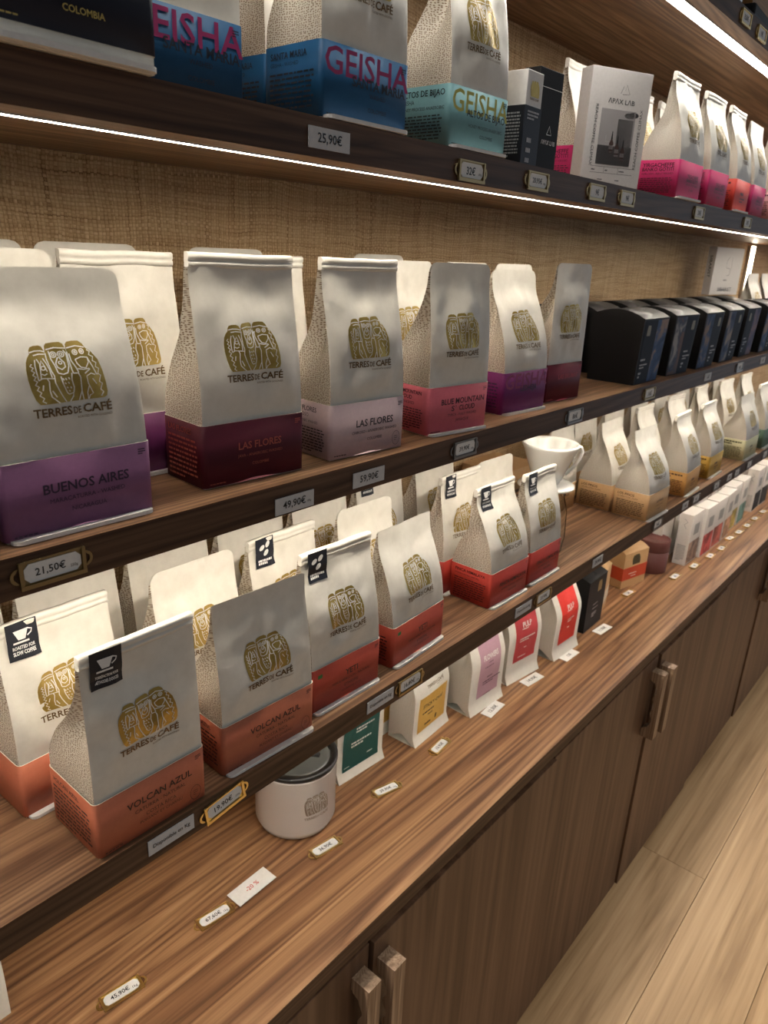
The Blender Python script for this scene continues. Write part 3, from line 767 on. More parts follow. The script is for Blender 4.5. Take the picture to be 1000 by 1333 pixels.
# ------------------------------------------------------------------ lowest shelf, bags
G = 'bags on the lowest shelf'
coffee_bag('coffee bag with terracotta sleeve and black sticker, nearest on lowest shelf', (.219, .006), ZC, 'terracotta', 0, .107, .072, .187, .004, 'roll', 11, False, 'doux', G)
coffee_bag('coffee bag with terracotta sleeve and plain slanted top, second in front row', (.351, .013), ZC, 'terracotta', -2, .116, .066, .176, .012, 'flat', 12, True, None, G)
coffee_bag('coffee bag with brick red sleeve and black bean sticker, right of the terracotta ones', (.477, .023), ZC, 'brick', -1.6, .110, .066, .182, .020, 'roll', 13, True, 'beans', G)
coffee_bag('coffee bag with brick red sleeve and plain top, no sticker', (.611, .021), ZC, 'brick', 3, .114, .066, .170, .030, 'flat', 14, True, None, G)
coffee_bag('coffee bag with bright red sleeve and printed side, black sticker', (.832, .023), ZC, 'red', -1, .104, .068, .172, .038, 'roll', 15, True, 'doux', G)
coffee_bag('coffee bag with bright red sleeve standing in front of the white dripper', (.944, .024), ZC, 'red', 0, .102, .066, .173, .024, 'roll', 16, True, 'doux', G)
for x, y, dn, st, sd, sk, lb in (
    (.200, .094, 'terracotta', 'roll', 17, 'slow', 'cream bag with slow coffee sticker behind the nearest terracotta sleeved bag'),
    (.345, .096, 'terracotta', 'round', 18, None, 'round-topped cream bag behind the two terracotta sleeved bags'),
    (.466, .098, 'brick', 'roll', 17, 'beans', 'rolled-top cream bag with bean sticker in the second row'),
    (.606, .100, 'brick', 'round', 18, None, 'round-topped cream bag behind the brick red sleeved bags'),
    (.818, .098, 'red', 'roll', 17, 'doux', 'red sleeved bag with black sticker in the second row'),
    (.925, .106, 'red', 'round', 18, None, 'round-topped cream bag behind the two bright red sleeved bags')):
    coffee_bag(lb, (x, y), ZC, dn, rp.uniform(-2, 2), .106, .062, .180, .014, st, sd, True, sk, 'second row on the lowest shelf', prints=(x > .8 or x < .2))
for i, (x, lb) in enumerate(((.135, 'leftmost'), (.248, 'second from left'), (.362, 'third from left'), (.476, 'fourth from left'), (.592, 'fifth from left'), (.712, 'sixth from left'), (.845, 'seventh from left'))):
    coffee_bag('bag against the wall on the lowest shelf, %s of the rear row' % lb, (x, .168), ZC, 'terracotta' if i < 4 else 'red', 0, .104, .060, .190, .012, 'roll' if i == 5 else 'round', 19 if i != 5 else 17, False,
               'doux' if i == 5 else None, 'rear row on the lowest shelf', prints=False)
G = 'kraft sleeved bags'
def pbag(lb, x, y, dn, yaw=0, ft=.042, h=.175, sd=21, st='roll', flap=True, w=.108, pr=True, d=.070):
    return coffee_bag(lb, (x, y), ZC, dn, yaw, w, d, h, ft, st, sd, flap, None, G, GUSSET_PLAIN, pr)
pbag('kraft sleeved coffee bag right at the shelf edge beyond the dripper', 1.377, .007, 'kraft', -1, .048, .173, 21, 'flat', True)
pbag('kraft sleeved coffee bag close behind the one at the shelf edge', 1.380, .086, 'kraft', 1, .038, .176, 22, 'flat', False)
pbag('kraft sleeved bag standing at the wall right behind the dripper', 1.255, .150, 'kraft', 2, .020, .178, 21, 'flat', False, d=.066)
pbag('amber sleeved coffee bag, next after the kraft sleeved ones', 1.600, .010, 'amber', 3, .042, .174, 23, 'roll', True)
pbag('cream bag behind the amber sleeved bag', 1.575, .095, 'amber', 2, .036, .180, 22, 'roll', False)
pbag('ochre sleeved coffee bag between the amber and sage ones', 1.790, .020, 'ochre', 1, .038, .174, 24, 'roll', True)
pbag('cream bag behind the ochre sleeved bag', 1.765, .100, 'ochre', -2, .034, .182, 22, 'roll', False)
pbag('sage green sleeved coffee bag near the right frame edge', 2.045, .010, 'sage', 0, .032, .166, 25, 'flat', True, .125)
pbag('cream bag behind the sage sleeved bag', 1.960, .100, 'sage', 3, .030, .184, 21, 'roll', False)
pbag('dark green sleeved coffee bag at the right frame edge', 2.235, .012, 'green', 0, .034, .176, 21, 'roll', True)
pbag('cream bag behind the dark green sleeved bag', 2.150, .100, 'green', -3, .030, .182, 22, 'roll', False)
for i, x in enumerate((1.40, 1.545, 1.69, 1.835, 1.99, 2.14, 2.30)):
    pbag('cream bag at the wall, %s along the rear row after the dripper' % ('first second third fourth fifth sixth seventh'.split()[i]), x, .182, 'kraft', 0, .010, .186, 22, 'round', False, .108, False, .052)
pbag('cream bag at the far right in the second row', 2.34, .095, 'sage', 0, .030, .182, 22, 'roll', False)

# kraft carton behind the dripper
t = empty('kraft_carton', (1.105, .185, ZC + .0005)); tag(t, 'plain kraft carton against the wall behind the white dripper', 'carton')
link('carton', box(-.055, .055, -.045, .045, 0, .135, .0012), KRAFT, t)
link('lettering', Draw().words(-.03, .03, .06, .10, 4).mesh('lettering', lambda u, v: (u, -.0456, v), plain('brown_ink', (.10, .05, .02))), parent=t)

# ------------------------------------------------------------------ upper shelf
G = 'bags on the upper shelf'
coffee_bag('coffee bag with near-black navy sleeve and gold print at the top left', (.199, -.004), ZA, 'navy', 0, .108, .066, .187, .014, 'roll', 31, True, None, G, lift=.009)
coffee_bag('blue sleeved coffee bag partly hidden by the navy sleeved one', (.309, .042), ZA, 'blue', -1, .104, .066, .187, .012, 'round', 32, False, None, G)
coffee_bag('blue sleeved coffee bag half hidden behind another blue one', (.474, .086), ZA, 'blue', 1, .104, .066, .187, .012, 'round', 32, False, None, G)
coffee_bag('blue sleeved coffee bag fully in view with pink lettering', (.463, .008), ZA, 'blue', -1.5, .106, .066, .187, .012, 'round', 33, True, None, G)
coffee_bag('teal sleeved coffee bag with yellow lettering', (.638, .010), ZA, 'teal', -2, .100, .068, .187, .016, 'roll', 34, True, None, G)
coffee_bag('magenta sleeved bag half hidden by the white bottle-print carton', (1.046, .084), ZA, 'magenta', 0, .104, .066, .165, .026, 'roll', 35, False, None, G)
coffee_bag('cream bag behind, between the white carton and the front magenta bag', (1.162, .098), ZA, 'magenta', 0, .104, .066, .172, .020, 'roll', 35, False, None, G, prints=False)
coffee_bag('magenta sleeved coffee bag right of the white bottle-print carton', (1.236, .003), ZA, 'magenta', 0, .110, .064, .176, .026, 'roll', 36, True, None, G, GUSSET_PLAIN)
coffee_bag('second magenta sleeved bag, just right of the first', (1.379, .003), ZA, 'magenta', 0, .106, .064, .174, .026, 'roll', 37, False, None, G, GUSSET_PLAIN)
coffee_bag('coffee bag with scarlet sleeve on the upper shelf', (1.530, .003), ZA, 'scarlet', 2, .104, .064, .176, .030, 'roll', 36, True, None, G, GUSSET_PLAIN)
coffee_bag('magenta sleeved bag right of the scarlet one', (1.645, .004), ZA, 'magenta', 2, .106, .064, .168, .026, 'flat', 37, False, None, G, GUSSET_PLAIN)
coffee_bag('rose sleeved coffee bag at the right frame edge', (1.800, .004), ZA, 'rose', 2, .106, .064, .174, .026, 'roll', 36, False, None, G, GUSSET_PLAIN)
for x, lb in ((1.285, 'cream bag behind the first magenta sleeved bag'), (1.42, 'cream bag behind the second magenta sleeved bag'), (1.56, 'cream bag behind the scarlet sleeved bag'), (1.72, 'cream bag in the second row at the right of the upper shelf')):
    coffee_bag(lb, (x, .100), ZA, 'magenta', 0, .104, .064, .172, .022, 'roll', 35, False, None, G, GUSSET_PLAIN, False)

def carton(name, label, cat, loc, yaw, w, d, h, mat, top=None, bev=.0008, group=None):
    t = empty(name, (loc[0], loc[1], loc[2] + .0003), R(yaw)); tag(t, label, cat, group)
    bm = box(-w / 2, w / 2, 0, d, 0, h, bev)
    return t, link('carton', bm, mat, t)
FR = lambda d: (lambda u, v: (u, -d, v))
# small two-tone carton
t, c = carton('carton', 'small carton, white above and navy below, beside the teal bag', 'carton', (.790, .006, ZA), 0, .034, .034, .092, WHITE)
bm = box(-.0176, .0176, -.0006, .0346, .0005, .058, .0004); link('navy_band', bm, NAVY, t)
D_ = Draw(); lg, ln = logo2d(); D_.add([(x * .019, .067 + y * .019) for x, y in lg.V], lg.F, 0); link('emblem', D_.mesh('emblem', FR(.0005), GOLD), parent=c)
D_ = Draw(); brand_lettering(D_, .019, 0, .066, 0, False); link('brand_lettering', D_.mesh('brand_lettering', FR(.0004), BROWNINK), parent=c)
PALEINK = plain('pale_ink', (.45, .45, .47))
D_ = Draw().words(-.012, .012, .044, .054, 3, 0, 4).words(-.009, .007, .012, .017, 1, 0, 5, .9).words(-.009, .007, .022, .027, 1, 0, 6, .9).words(-.009, .007, .002, .007, 1, 0, 7, .9)
link('front_print', D_.mesh('front_print', FR(.0010), PALEINK), parent=c)
link('side_print', Draw().words(-.013, .013, .006, .052, 14, 0, 3, .5).mesh('side_print', lambda u, v: (-.0180, .017 - u, v), PALEINK), parent=c)
# charcoal carton
t, c = carton('carton', 'slim charcoal carton with white lettering beside the two-tone carton', 'carton', (.843, .016, ZA), -3, .050, .022, .104, card('charcoal', (.014, .0135, .014), .55, .18))
D_ = Draw().text('\u039bP\u039bX L\u039bB', .030, .004, .030, 0, .01).line([(-.001, .038), (.004, .047), (.009, .038), (-.001, .038)], .0009).line([(-.024, .085), (.024, .085)], .0006)
link('lettering', D_.mesh('lettering', FR(.0006), WHITE), parent=c)
# white carton with the bottle picture
AW, AH = .100, .142
t, c = carton('carton', 'pale grey carton with a photo of three dropper bottles', 'carton', (1.0443, .0235, ZA), -27, AW, .024, AH, card('pale_carton', (.62, .59, .57)))
D_ = Draw(); u = lambda a: (a - .5) * AW; v = lambda b: b * AH
D_.rect(u(.215), u(.79), v(.19), v(.665), 1); D_.rect(u(.215), u(.79), v(.19), v(.355), 2); D_.rect(u(.51), u(.77), v(.355), v(.59), 2)
D_.disc(u(.70), v(.625), .010, .0035, 2); D_.disc(u(.76), v(.635), .008, .0035, 2); D_.line([(u(.66), v(.60)), (u(.67), v(.64))], .0008, 2)
D_.line([(u(.34), v(.44)), (u(.335), v(.39)), (u(.45), v(.385)), (u(.455), v(.44))], .0008, 3)
D2 = Draw()
for bx_, bz in ((.44, .325), (.54, .295), (.64, .265)):
    D2.rect(u(bx_ - .035), u(bx_ + .035), v(bz - .035), v(bz + .055), 0)
    D2.poly([(u(bx_ - .035), v(bz + .055)), (u(bx_ + .035), v(bz + .055)), (u(bx_ + .012), v(bz + .085)), (u(bx_ - .012), v(bz + .085))], 0)
    D2.poly([(u(bx_ - .015), v(bz + .085)), (u(bx_ + .015), v(bz + .085)), (u(bx_ + .005), v(bz + .155)), (u(bx_ - .005), v(bz + .155))], 1)
    D2.rect(u(bx_ - .035), u(bx_ + .035), v(bz + .0), v(bz + .035), 2); D2.rect(u(bx_ - .035), u(bx_ + .035), v(bz - .03), v(bz - .012), 2)
link('photo_print', D_.mesh('photo_print', FR(.0004), [INK, plain('photo_grey', (.33, .31, .31)), plain('photo_dark', (.035, .034, .036)), plain('photo_light', (.48, .46, .45))]), parent=c)
link('bottle_print', D2.mesh('bottle_print', FR(.0007), [plain('bottle_amber', (.06, .03, .025)), INK, plain('bottle_label', (.42, .40, .40))]), parent=c)
D_ = Draw().text('\u039bP\u039bX L\u039bB', .044, u(.52), v(.735), 0, .012, .0062)
D_.line([(u(.49), v(.80)), (u(.53), v(.865)), (u(.56), v(.825)), (u(.575), v(.88)), (u(.64), v(.80)), (u(.52), v(.795))], .0006)
D_.text('REACH COFFEE CLIMAX', .074, u(.135), v(.43), 0, 0, .0044, 'c', R(-90)); D_.text('REACH COFFEE CLIMAX', .074, u(.875), v(.43), 0, 0, .0044, 'c', R(90))
D_.line([(u(.14), v(.17)), (u(.86), v(.17))], .0004).line([(u(.14), v(.115)), (u(.86), v(.115))], .0004).line([(u(.37), v(.17)), (u(.37), v(.115))], .0004).line([(u(.61), v(.17)), (u(.61), v(.115))], .0004)
D_.words(u(.16), u(.26), v(.13), v(.15), 1, 0, 2).words(u(.39), u(.46), v(.13), v(.15), 1, 0, 3).words(u(.63), u(.78), v(.13), v(.15), 1, 0, 4).words(u(.28), u(.42), v(.05), v(.065), 1, 0, 5).words(u(.58), u(.70), v(.05), v(.065), 1, 0, 6)
link('lettering', D_.mesh('lettering', FR(.0006), plain('grey_ink', (.03, .03, .032))), parent=c)

# top shelf goods, mostly above the frame
t, c = carton('wooden_box', 'brown wooden box on the black base at the top right corner', 'box', (1.445, -.012, ZS + .0185), 3, .12, .09, .10, wood('chestnut', 'x', [(.3, (.22, .09, .025)), (.5, (.36, .17, .05)), (.7, (.46, .24, .09))], 2, .5, 5))
t, c = carton('black_scale', 'black base under the brown wooden box at the top right', 'scale', (1.445, -.022, ZS), 3, .15, .13, .018, BLACKBOX, None, .004)
bm = lathe(bmesh.new(), [(.036, 0), (.038, .003), (.038, .07), (.034, .08), (.012, .09), (.012, .105)], 0, 0, 24)
o = link('white_bottle', bm, CERAMIC, None, (1.318, .018, ZS), None, True); tag(o, 'white bottle left of the brown wooden box on the top shelf', 'bottle')

# ------------------------------------------------------------------ black cartons on the middle shelf
def black_mesh(w, d, h):
    bm = bmesh.new(); n = 8; k = .90
    lo = [(-w / 2 * k, .005), (w / 2 * k, .005), (w / 2 * k, d - .005), (-w / 2 * k, d - .005)]
    def ring(z, f):
        return [bm.verts.new((x, y, z)) for x, y in ((-w / 2 * f, (1 - f) * .05), (w / 2 * f, (1 - f) * .05), (w / 2 * f, d - (1 - f) * .05), (-w / 2 * f, d - (1 - f) * .05))]
    a = ring(0, k); b = ring(h, 1)
    bm.faces.new(a[::-1])
    for i in range(4): bm.faces.new((a[i], a[(i + 1) % 4], b[(i + 1) % 4], b[i]))
    # lid: arched from front to back, flaps tucked in at the sides
    g = []
    for i in range(n + 1):
        y = d * i / n; z = h + .013 * math.sin(math.pi * i / n) ** .8
        g.append([bm.verts.new((-w / 2, y, z)), bm.verts.new((w / 2, y, z))])
    for p, q in zip(g, g[1:]): f = bm.faces.new((p[0], p[1], q[1], q[0])); f.smooth = True; f.material_index = 1
    for s in (0, 1):
        bm.faces.new([g[i][s] for i in range(n + 1)])
    fix(bm); me = bpy.data.meshes.new('carton'); bm.to_mesh(me); bm.free()
    me.materials.append(BLACKBOX); me.materials.append(card('black_lid', (.05, .048, .048), .38)); return me
BW, BD, BH = .112, .095, .110
BBM = black_mesh(BW, BD, BH)
def bfront(u, v, off=.0006):
    f = .90 + .10 * v / BH; return (u * f, (1 - f) * .05 - off, v)
PRM = {}
def black_carton(label, x, y, yaw, mirror, seed, z=None, prints=True):
    t = empty('coffee_carton', (x + BW / 2, y, (z or ZB) + .0005), R(yaw)); tag(t, label, 'carton', 'black cartons on the middle shelf')
    c = link('carton', BBM, parent=t)
    link('lid_print', Draw().words(.0, .030, .030, .036, 1, 0, 3).mesh('lid_print', lambda u, v: (u, v, BH + .013 * math.sin(math.pi * v / BD) ** .8 + .0006), PALEINK), parent=t)
    if not prints: return
    s = -1 if mirror else 1
    if (mirror, seed) not in PRM:
        x0, x1 = sorted((s * .004, s * .052)); a0, a1 = sorted((-s * .050, s * .004))
        n = Draw().rect(a0, a1, .002, BH - .003, 0, 1, 4).mesh('navy_panel', bfront, card('deep_navy', (.006, .009, .019), .6, .15))
        pal = [((.02, .045, .12), (.05, .10, .22), (.30, .22, .19)), ((.35, .34, .34), (.05, .07, .12), (.16, .10, .09)), ((.015, .03, .08), (.05, .09, .19), (.26, .19, .16)), ((.02, .035, .09), (.07, .10, .18), (.33, .28, .25)), ((.03, .04, .10), (.12, .11, .2), (.24, .17, .2))][seed % 5]
        p = Draw().rect(x0, x1, .002, BH - .003, 0, 2, 4).mesh('photo_print', bfront, photo_print('photo_print_%d' % seed, *[tuple(q * 1.0 for q in c_) for c_ in pal], seed * 1.7))
        e = Draw().poly([(-s * .032 + q * .0075, z_) for q, z_ in ((-1, .082), (1, .082), (1.05, .092), (.8, .099), (-.8, .099), (-1.05, .092))]).mesh('emblem', lambda u, v: bfront(u, v, .0010), plain('dull_gold', (.20, .17, .11), .5, .4))
        q0, q1 = sorted((-s * .046, -s * .012))
        l = Draw().words(q0, q1, .040, .044, 1, 0, 2, .8).words(q0, q1, .026, .036, 2, 0, 4, .5).words(q0, q0 + .012, .010, .022, 2, 0, 6, .6).mesh('lettering', lambda u, v: bfront(u, v, .0010), PALEINK)
        PRM[(mirror, seed)] = (n, p, e, l)
    n, p, e, l = PRM[(mirror, seed)]
    pn = link('navy_panel', n, parent=t); link('photo_print', p, parent=t); link('emblem', e, parent=pn); link('lettering', l, parent=pn)
for i, (x, y, yw, mi) in enumerate(((1.222, .010, 0, False), (1.380, .012, -2, True), (1.535, .010, 0, True), (1.693, .014, 0, True), (1.850, .018, 1, False), (2.005, .014, 0, True), (2.160, .014, 0, True))):
    black_carton('black coffee carton with a printed blue front, %s in the front row' % ('nearest the wine red sleeved bag', 'second', 'third', 'fourth', 'fifth', 'sixth', 'seventh')[i] if i else 'black coffee carton with a large bare side next to the wine red sleeved bag', x, y, yw, mi, i % 5)
for i, x in enumerate((1.130, 1.285, 1.440, 1.600, 1.760, 1.920, 2.08)):
    black_carton('black coffee carton behind the front row, %s from the left' % ('first', 'second', 'third', 'fourth', 'fifth', 'sixth', 'seventh')[i], x, .122, 0, False, 0, None, False)
t, c = carton('carton', 'white upright carton standing on the black cartons by the wall light', 'carton', (2.140, .165, ZB + .126), -10, .150, .022, .118, card('white_carton', (.60, .565, .54)))
link('lettering', Draw().text('SIBARIST', .075, .0, .014, 0, .01, .010).line([(.0, .095), (-.012, .085), (-.010, .068), (.010, .066), (.012, .050), (-.002, .048)], .0012).line([(.014, .095), (.018, .070), (.012, .05)], .0012).words(-.015, .015, .034, .040, 1, 0, 2).mesh('lettering', FR(.0006), plain('mid_grey_ink', (.16, .15, .15))), parent=c)
link('side_lettering', Draw().text('SIBARIST', .055, .0, .070, 0, .01, .007, 'c', R(-90)).mesh('side_lettering', lambda a, b: (-.0756, .011 - a, b), INK), parent=c)
for x, lb in ((2.30, 'cream bag left of the far wall light'), (2.44, 'cream bag below the far wall light')):
    coffee_bag(lb, (x, .12), ZB, 'blue', 0, .106, .066, .182, .034, 'flat', 36, False, None, 'bags at the far end of the middle shelf', GUSSET_PLAIN, False)

# ------------------------------------------------------------------ dripper and glass server
t = empty('coffee_dripper', (1.098, .088, ZC + .1165)); tag(t, 'white ribbed ceramic coffee dripper with a handle on the lowest shelf', 'dripper')
bm = lathe(bmesh.new(), [(.047, 0), (.049, .0015), (.047, .004), (.024, .006)], 0, 0, 40); link('saucer', bm, CERAMIC, t, None, None, True)
bm = bmesh.new(); n = 60; prof = [(.020, .005, 0), (.024, .012, 0), (.045, .066, 0), (.0475, .071, 0), (.0480, .0745, 0), (.0462, .0755, 0), (.0440, .072, .0008), (.0420, .066, .0022), (.020, .014, .0018), (.006, .010, 0)]
rings = []
for r, z, am in prof:
    rings.append([bm.verts.new(((r + am * (1 if (i // 3) % 2 else -1)) * math.cos(2 * math.pi * i / n), (r + am * (1 if (i // 3) % 2 else -1)) * math.sin(2 * math.pi * i / n), z)) for i in range(n)])
for a, b in zip(rings, rings[1:]):
    for i in range(n): f = bm.faces.new((a[i], a[(i + 1) % n], b[(i + 1) % n], b[i])); f.smooth = True
fix(bm); link('cone', bm, CERAMIC, t)
bm = bmesh.new(); ha = R(-52)
path = [(.045, .071), (.051, .070), (.0545, .063), (.052, .051), (.043, .036), (.030, .022)]
prev = None
for i, (r, z) in enumerate(path):
    j0, j1 = path[max(0, i - 1)], path[min(len(path) - 1, i + 1)]; dx, dz = j1[0] - j0[0], j1[1] - j0[1]; l = math.hypot(dx, dz); nx, nz = -dz / l, dx / l
    ring = []
    for q in range(8):
        an = 2 * math.pi * q / 8; a, b = .0028 * math.cos(an), .006 * math.sin(an)
        x_, z_ = r + nx * a, z + nz * a
        ring.append(bm.verts.new((x_ * math.cos(ha) - b * math.sin(ha), x_ * math.sin(ha) + b * math.cos(ha), z_)))
    if prev:
        for q in range(8): f = bm.faces.new((prev[q], prev[(q + 1) % 8], ring[(q + 1) % 8], ring[q])); f.smooth = True
    prev = ring
fix(bm); link('handle', bm, CERAMIC, t)
bm = lathe(bmesh.new(), [(.034, .0), (.040, .003), (.043, .03), (.041, .075), (.034, .10), (.036, .116), (.0345, .116), (.0325, .10), (.0395, .075), (.0415, .03), (.0385, .005), (.02, .003)], 0, 0, 36)
o = link('glass_server', bm, GLASS, None, (1.098, .088, ZC + .0003), None, True); tag(o, 'clear glass server carrying the white dripper', 'coffee server')

# ------------------------------------------------------------------ goods on the worktop
class Stand(Pouch):
    """stand-up pouch with an open folded base"""
    def build(s, nx=18, nz=22):
        bm = Pouch.build(s, nx, nz)
        for v in bm.verts:
            x, y, z = v.co
            if z < s.h * .12 and abs(x) > s.w * .499 or (z == 0 and .0005 < y < s.d - .0005):
                q = y / s.d
                if 0 < q < 1: v.co.z = z + .017 * (1 - abs(2 * q - 1)) * (1 - z / (s.h * .12)) if z < s.h * .12 else z
        return bm
LABELINK = {}
def stand_pouch(label, fl_, yaw, w, d, h, ft, seed, pcol, pname, pr, draw, ink, logo=True, wordmark=None):
    a = R(yaw); t = empty('tea_pouch', (fl_[0] + math.cos(a) * w / 2, fl_[1] + math.sin(a) * w / 2, ZK + .0004), a); tag(t, label, 'pouch', 'pouches on the worktop')
    p = Stand(w, d, h, ft, 'round', seed, .003, .0012, .30)
    p.fp = [(0, -.006), (.10, .001), (.5, 0), (.84, ft * .85), (1, ft)]
    bm = p.build(); po = link('pouch', bm, [PAPER, GUSSET_PLAIN], t)
    x0, x1, z0, z1 = pr
    pn = link('colour_panel', Draw().rect(x0, x1, z0, z1, 0, 10, 16).mesh('colour_panel', lambda x, z: p.front(x, z, .0007), card('panel_' + pname, pcol, .5)), parent=po)
    D = Draw(); draw(D); link('lettering', D.mesh('lettering', lambda x, z: p.front(x, z, .0012), ink), parent=po)
    if wordmark:
        D = Draw(); brand_lettering(D, .05, wordmark[0], wordmark[1]); link('brand_lettering', D.mesh('brand_lettering', lambda x, z: p.front(x, z, .0009), BROWNINK), parent=po)
    return t
PINK = plain('white_ink', (.75, .72, .68))
stand_pouch('white pouch with a dark green panel behind the canister', (.691, .178), -4, .102, .052, .185, .02, 41, (.012, .085, .075), 'green', (-.040, .040, .014, .15), lambda D: D.words(-.014, .026, .078, .090, 2).words(-.022, .022, .052, .064, 2).words(-.036, -.018, .019, .022, 1).words(.014, .034, .026, .030, 1), PINK)
stand_pouch('white pouch with a yellow panel and dark lettering, standing in front', (.846, .148), 3, .106, .052, .170, .02, 42, (.72, .43, .10), 'yellow', (-.041, .043, .018, .088), lambda D: D.text('STICKY CHA\u00cf', .058, .0, .068, 0, .008).words(-.028, .028, .050, .055, 1).words(-.012, .012, .043, .047, 1).words(-.020, .010, .025, .031, 1).disc(.014, .030, .0022, .005, 0, 10, -.3), INK, True, (.006, .105))
stand_pouch('white pouch with a yellow panel, mostly hidden behind the other', (.828, .2115), 0, .104, .026, .170, .010, 43, (.72, .43, .10), 'yellow', (-.041, .043, .018, .088), lambda D: D.text('STICKY CHA\u00cf', .058, .0, .068, 0, .008), INK)
stand_pouch('white pouch with a mauve panel', (.984, .128), -2.6, .105, .058, .185, .02, 44, (.52, .31, .37), 'mauve', (-.030, .036, .026, .16), lambda D: D.text('FLOWERS', .046, .003, .108, 0, .02, .0105), PINK)
stand_pouch('white pouch with a dusky red panel', (1.123, .135), -7, .105, .058, .185, .02, 45, (.50, .055, .06), 'dusky_red', (-.034, .036, .040, .17), lambda D: D.text('PULP', .028, .003, .118, 0, .02, .0105).words(-.014, .018, .109, .112, 1).words(-.022, .026, .084, .094, 2).words(-.005, .010, .067, .070, 1).words(-.02, .02, .048, .052, 1), PINK)
stand_pouch('white pouch with a vivid red panel next to the black carton', (1.272, .112), -2.5, .104, .064, .185, .03, 46, (.74, .045, .03), 'vivid_red', (-.034, .036, .028, .17), lambda D: D.text('PULP', .028, .003, .110, 0, .02, .0105).words(-.014, .018, .102, .105, 1).words(-.010, .016, .076, .086, 2).words(-.005, .010, .060, .064, 1), PINK)
for o in [q for q in COL.objects if q.name.startswith('tea_pouch')]:
    if o['label'].startswith('white pouch with a mauve'):
        link('dark_lettering', Draw().words(-.010, .014, .098, .101, 1).words(-.020, .024, .090, .093, 1).words(-.012, .016, .068, .072, 1).words(-.024, .030, .056, .065, 2).words(-.02, .02, .034, .037, 1).mesh('dark_lettering', lambda x, z: (x, -.0065, z), plain('mauve_ink', (.08, .03, .06))), parent=o)
t = empty('paper_pouch', (.140, .185, ZK + .0004)); tag(t, 'white pouch corner at the lower left frame edge', 'pouch')
link('pouch', Stand(.100, .045, .16, .015, 'round', 47, .003, .0012, .30).build(), [PAPER, GUSSET_PLAIN], t)

# canister
t = empty('canister', (.603, .178, ZK + .0003)); tag(t, 'white enamel canister with black rim and clear lid under the lowest shelf', 'canister')
bm = lathe(bmesh.new(), [(.046, 0), (.054, .004), (.0585, .014), (.0585, .100), (.0600, .102), (.0600, .105), (.0575, .106), (.0565, .104)], 0, 0, 56); bo = link('body', bm, plain('enamel', (.74, .71, .68), .25, 0, None, .5, .3), t, None, None, True)
bm = bmesh.new(); lathe(bm, [(.0565, .1045), (.0605, .1055), (.0610, .110), (.0590, .1125), (.0520, .1120), (.0500, .1085), (.0500, .1070), (.052, .1055)], 0, 0, 56)
link('rim', bm, plain('black_rubber', (.012, .012, .012), .3), t, None, None, True)
bm = lathe(bmesh.new(), [(.0495, .1065), (.0495, .1085), (.045, .1092), (.020, .1088), (.010, .1080)], 0, 0, 40)
ld = link('lid', bm, plain('smoked_lid', (.10, .105, .10), .12, 0, None, .6, .5), t, None, None, True)
link('lid_tab', box(-.004, .004, -.035, .035, .1085, .1125, .0015), plain('smoke_tab', (.05, .05, .05), .2), t, None, (0, 0, R(35)))
la = R(-46 - 90 + 90)
def can_map(x, z, r=.0588):
    an = R(-102) + x / r; return (r * math.cos(an), r * math.sin(an), z)
D_ = Draw(); D_.add([(x * .040, .046 + y * .040) for x, y in lg.V], lg.F, 0); link('emblem', D_.mesh('emblem', can_map, plain('grey_brown_ink', (.24, .18, .13), .5)), parent=bo)
D_ = Draw(); D_.add([(x * .040, .046 + y * .040) for x, y in ln.V], ln.F, 0); link('emblem_lines', D_.mesh('emblem_lines', lambda x, z: can_map(x, z, .0590), plain('enamel_line', (.6, .56, .52))), parent=bo)
D_ = Draw(); brand_lettering(D_, .040, 0, .043, 0, False); link('brand_lettering', D_.mesh('brand_lettering', can_map, plain('grey_brown_ink', (.24, .18, .13), .5)), parent=bo)

# black carton, kraft cartons, tin
def gable(name, label, x, y, yaw, w, d, h, mat, cat='carton'):
    t = empty(name, (x, y, ZK + .0004), R(yaw)); tag(t, label, cat)
    bm = bmesh.new(); bx(bm, -w / 2, w / 2, 0, d, 0, h)
    n = 8; g = []
    for i in range(n + 1):
        q = i / n; g.append([bm.verts.new((-w / 2, d * q, h + .010 * math.sin(math.pi * q))), bm.verts.new((w / 2, d * q, h + .010 * math.sin(math.pi * q)))])
    for p, q in zip(g, g[1:]): f = bm.faces.new((p[0], p[1], q[1], q[0])); f.smooth = True
    for s in (0, 1): bm.faces.new([g[i][s] for i in range(n + 1)])
    fix(bm); return t, link('carton', bm, mat, t)
t, c = gable('coffee_carton', 'tall black carton with small gold emblem on the worktop', 1.478, .118, 2, .098, .075, .124, BLACKBOX)
link('emblem', Draw().poly([(.012 + a * .010, b) for a, b in ((-1, .088), (1, .088), (1.1, .102), (.8, .114), (-.8, .114), (-1.1, .102))]).mesh('emblem', FR(.0005), plain('dim_gold', (.30, .21, .07), .4, .6)), parent=c)
link('lettering', Draw().words(-.016, .030, .058, .061, 1).words(-.016, .034, .048, .051, 1).words(-.016, .010, .028, .040, 3).mesh('lettering', FR(.0005), PALEINK), parent=c)
link('lid_print', Draw().words(-.03, .0, .030, .036, 1).disc(.012, .034, .009, .004).mesh('lid_print', lambda a, b: (a, b, .124 + .010 * math.sin(math.pi * b / .075) + .0006), PALEINK), parent=c)
t, c = gable('kraft_carton', 'narrow kraft carton with pale band right behind the black carton', 1.590, .140, 14, .058, .080, .108, KRAFT)
link('pale_band', box(-.0296, .0296, -.0006, .0806, .022, .052), card('pale_band', (.66, .58, .46)), t)
t, c = gable('kraft_carton', 'kraft carton with an orange red band and dark emblem', 1.768, .142, -13, .100, .058, .096, KRAFT)
link('red_band', box(-.0506, .0506, -.0006, .0586, .022, .056), card('red_band', (.56, .07, .025)), t)
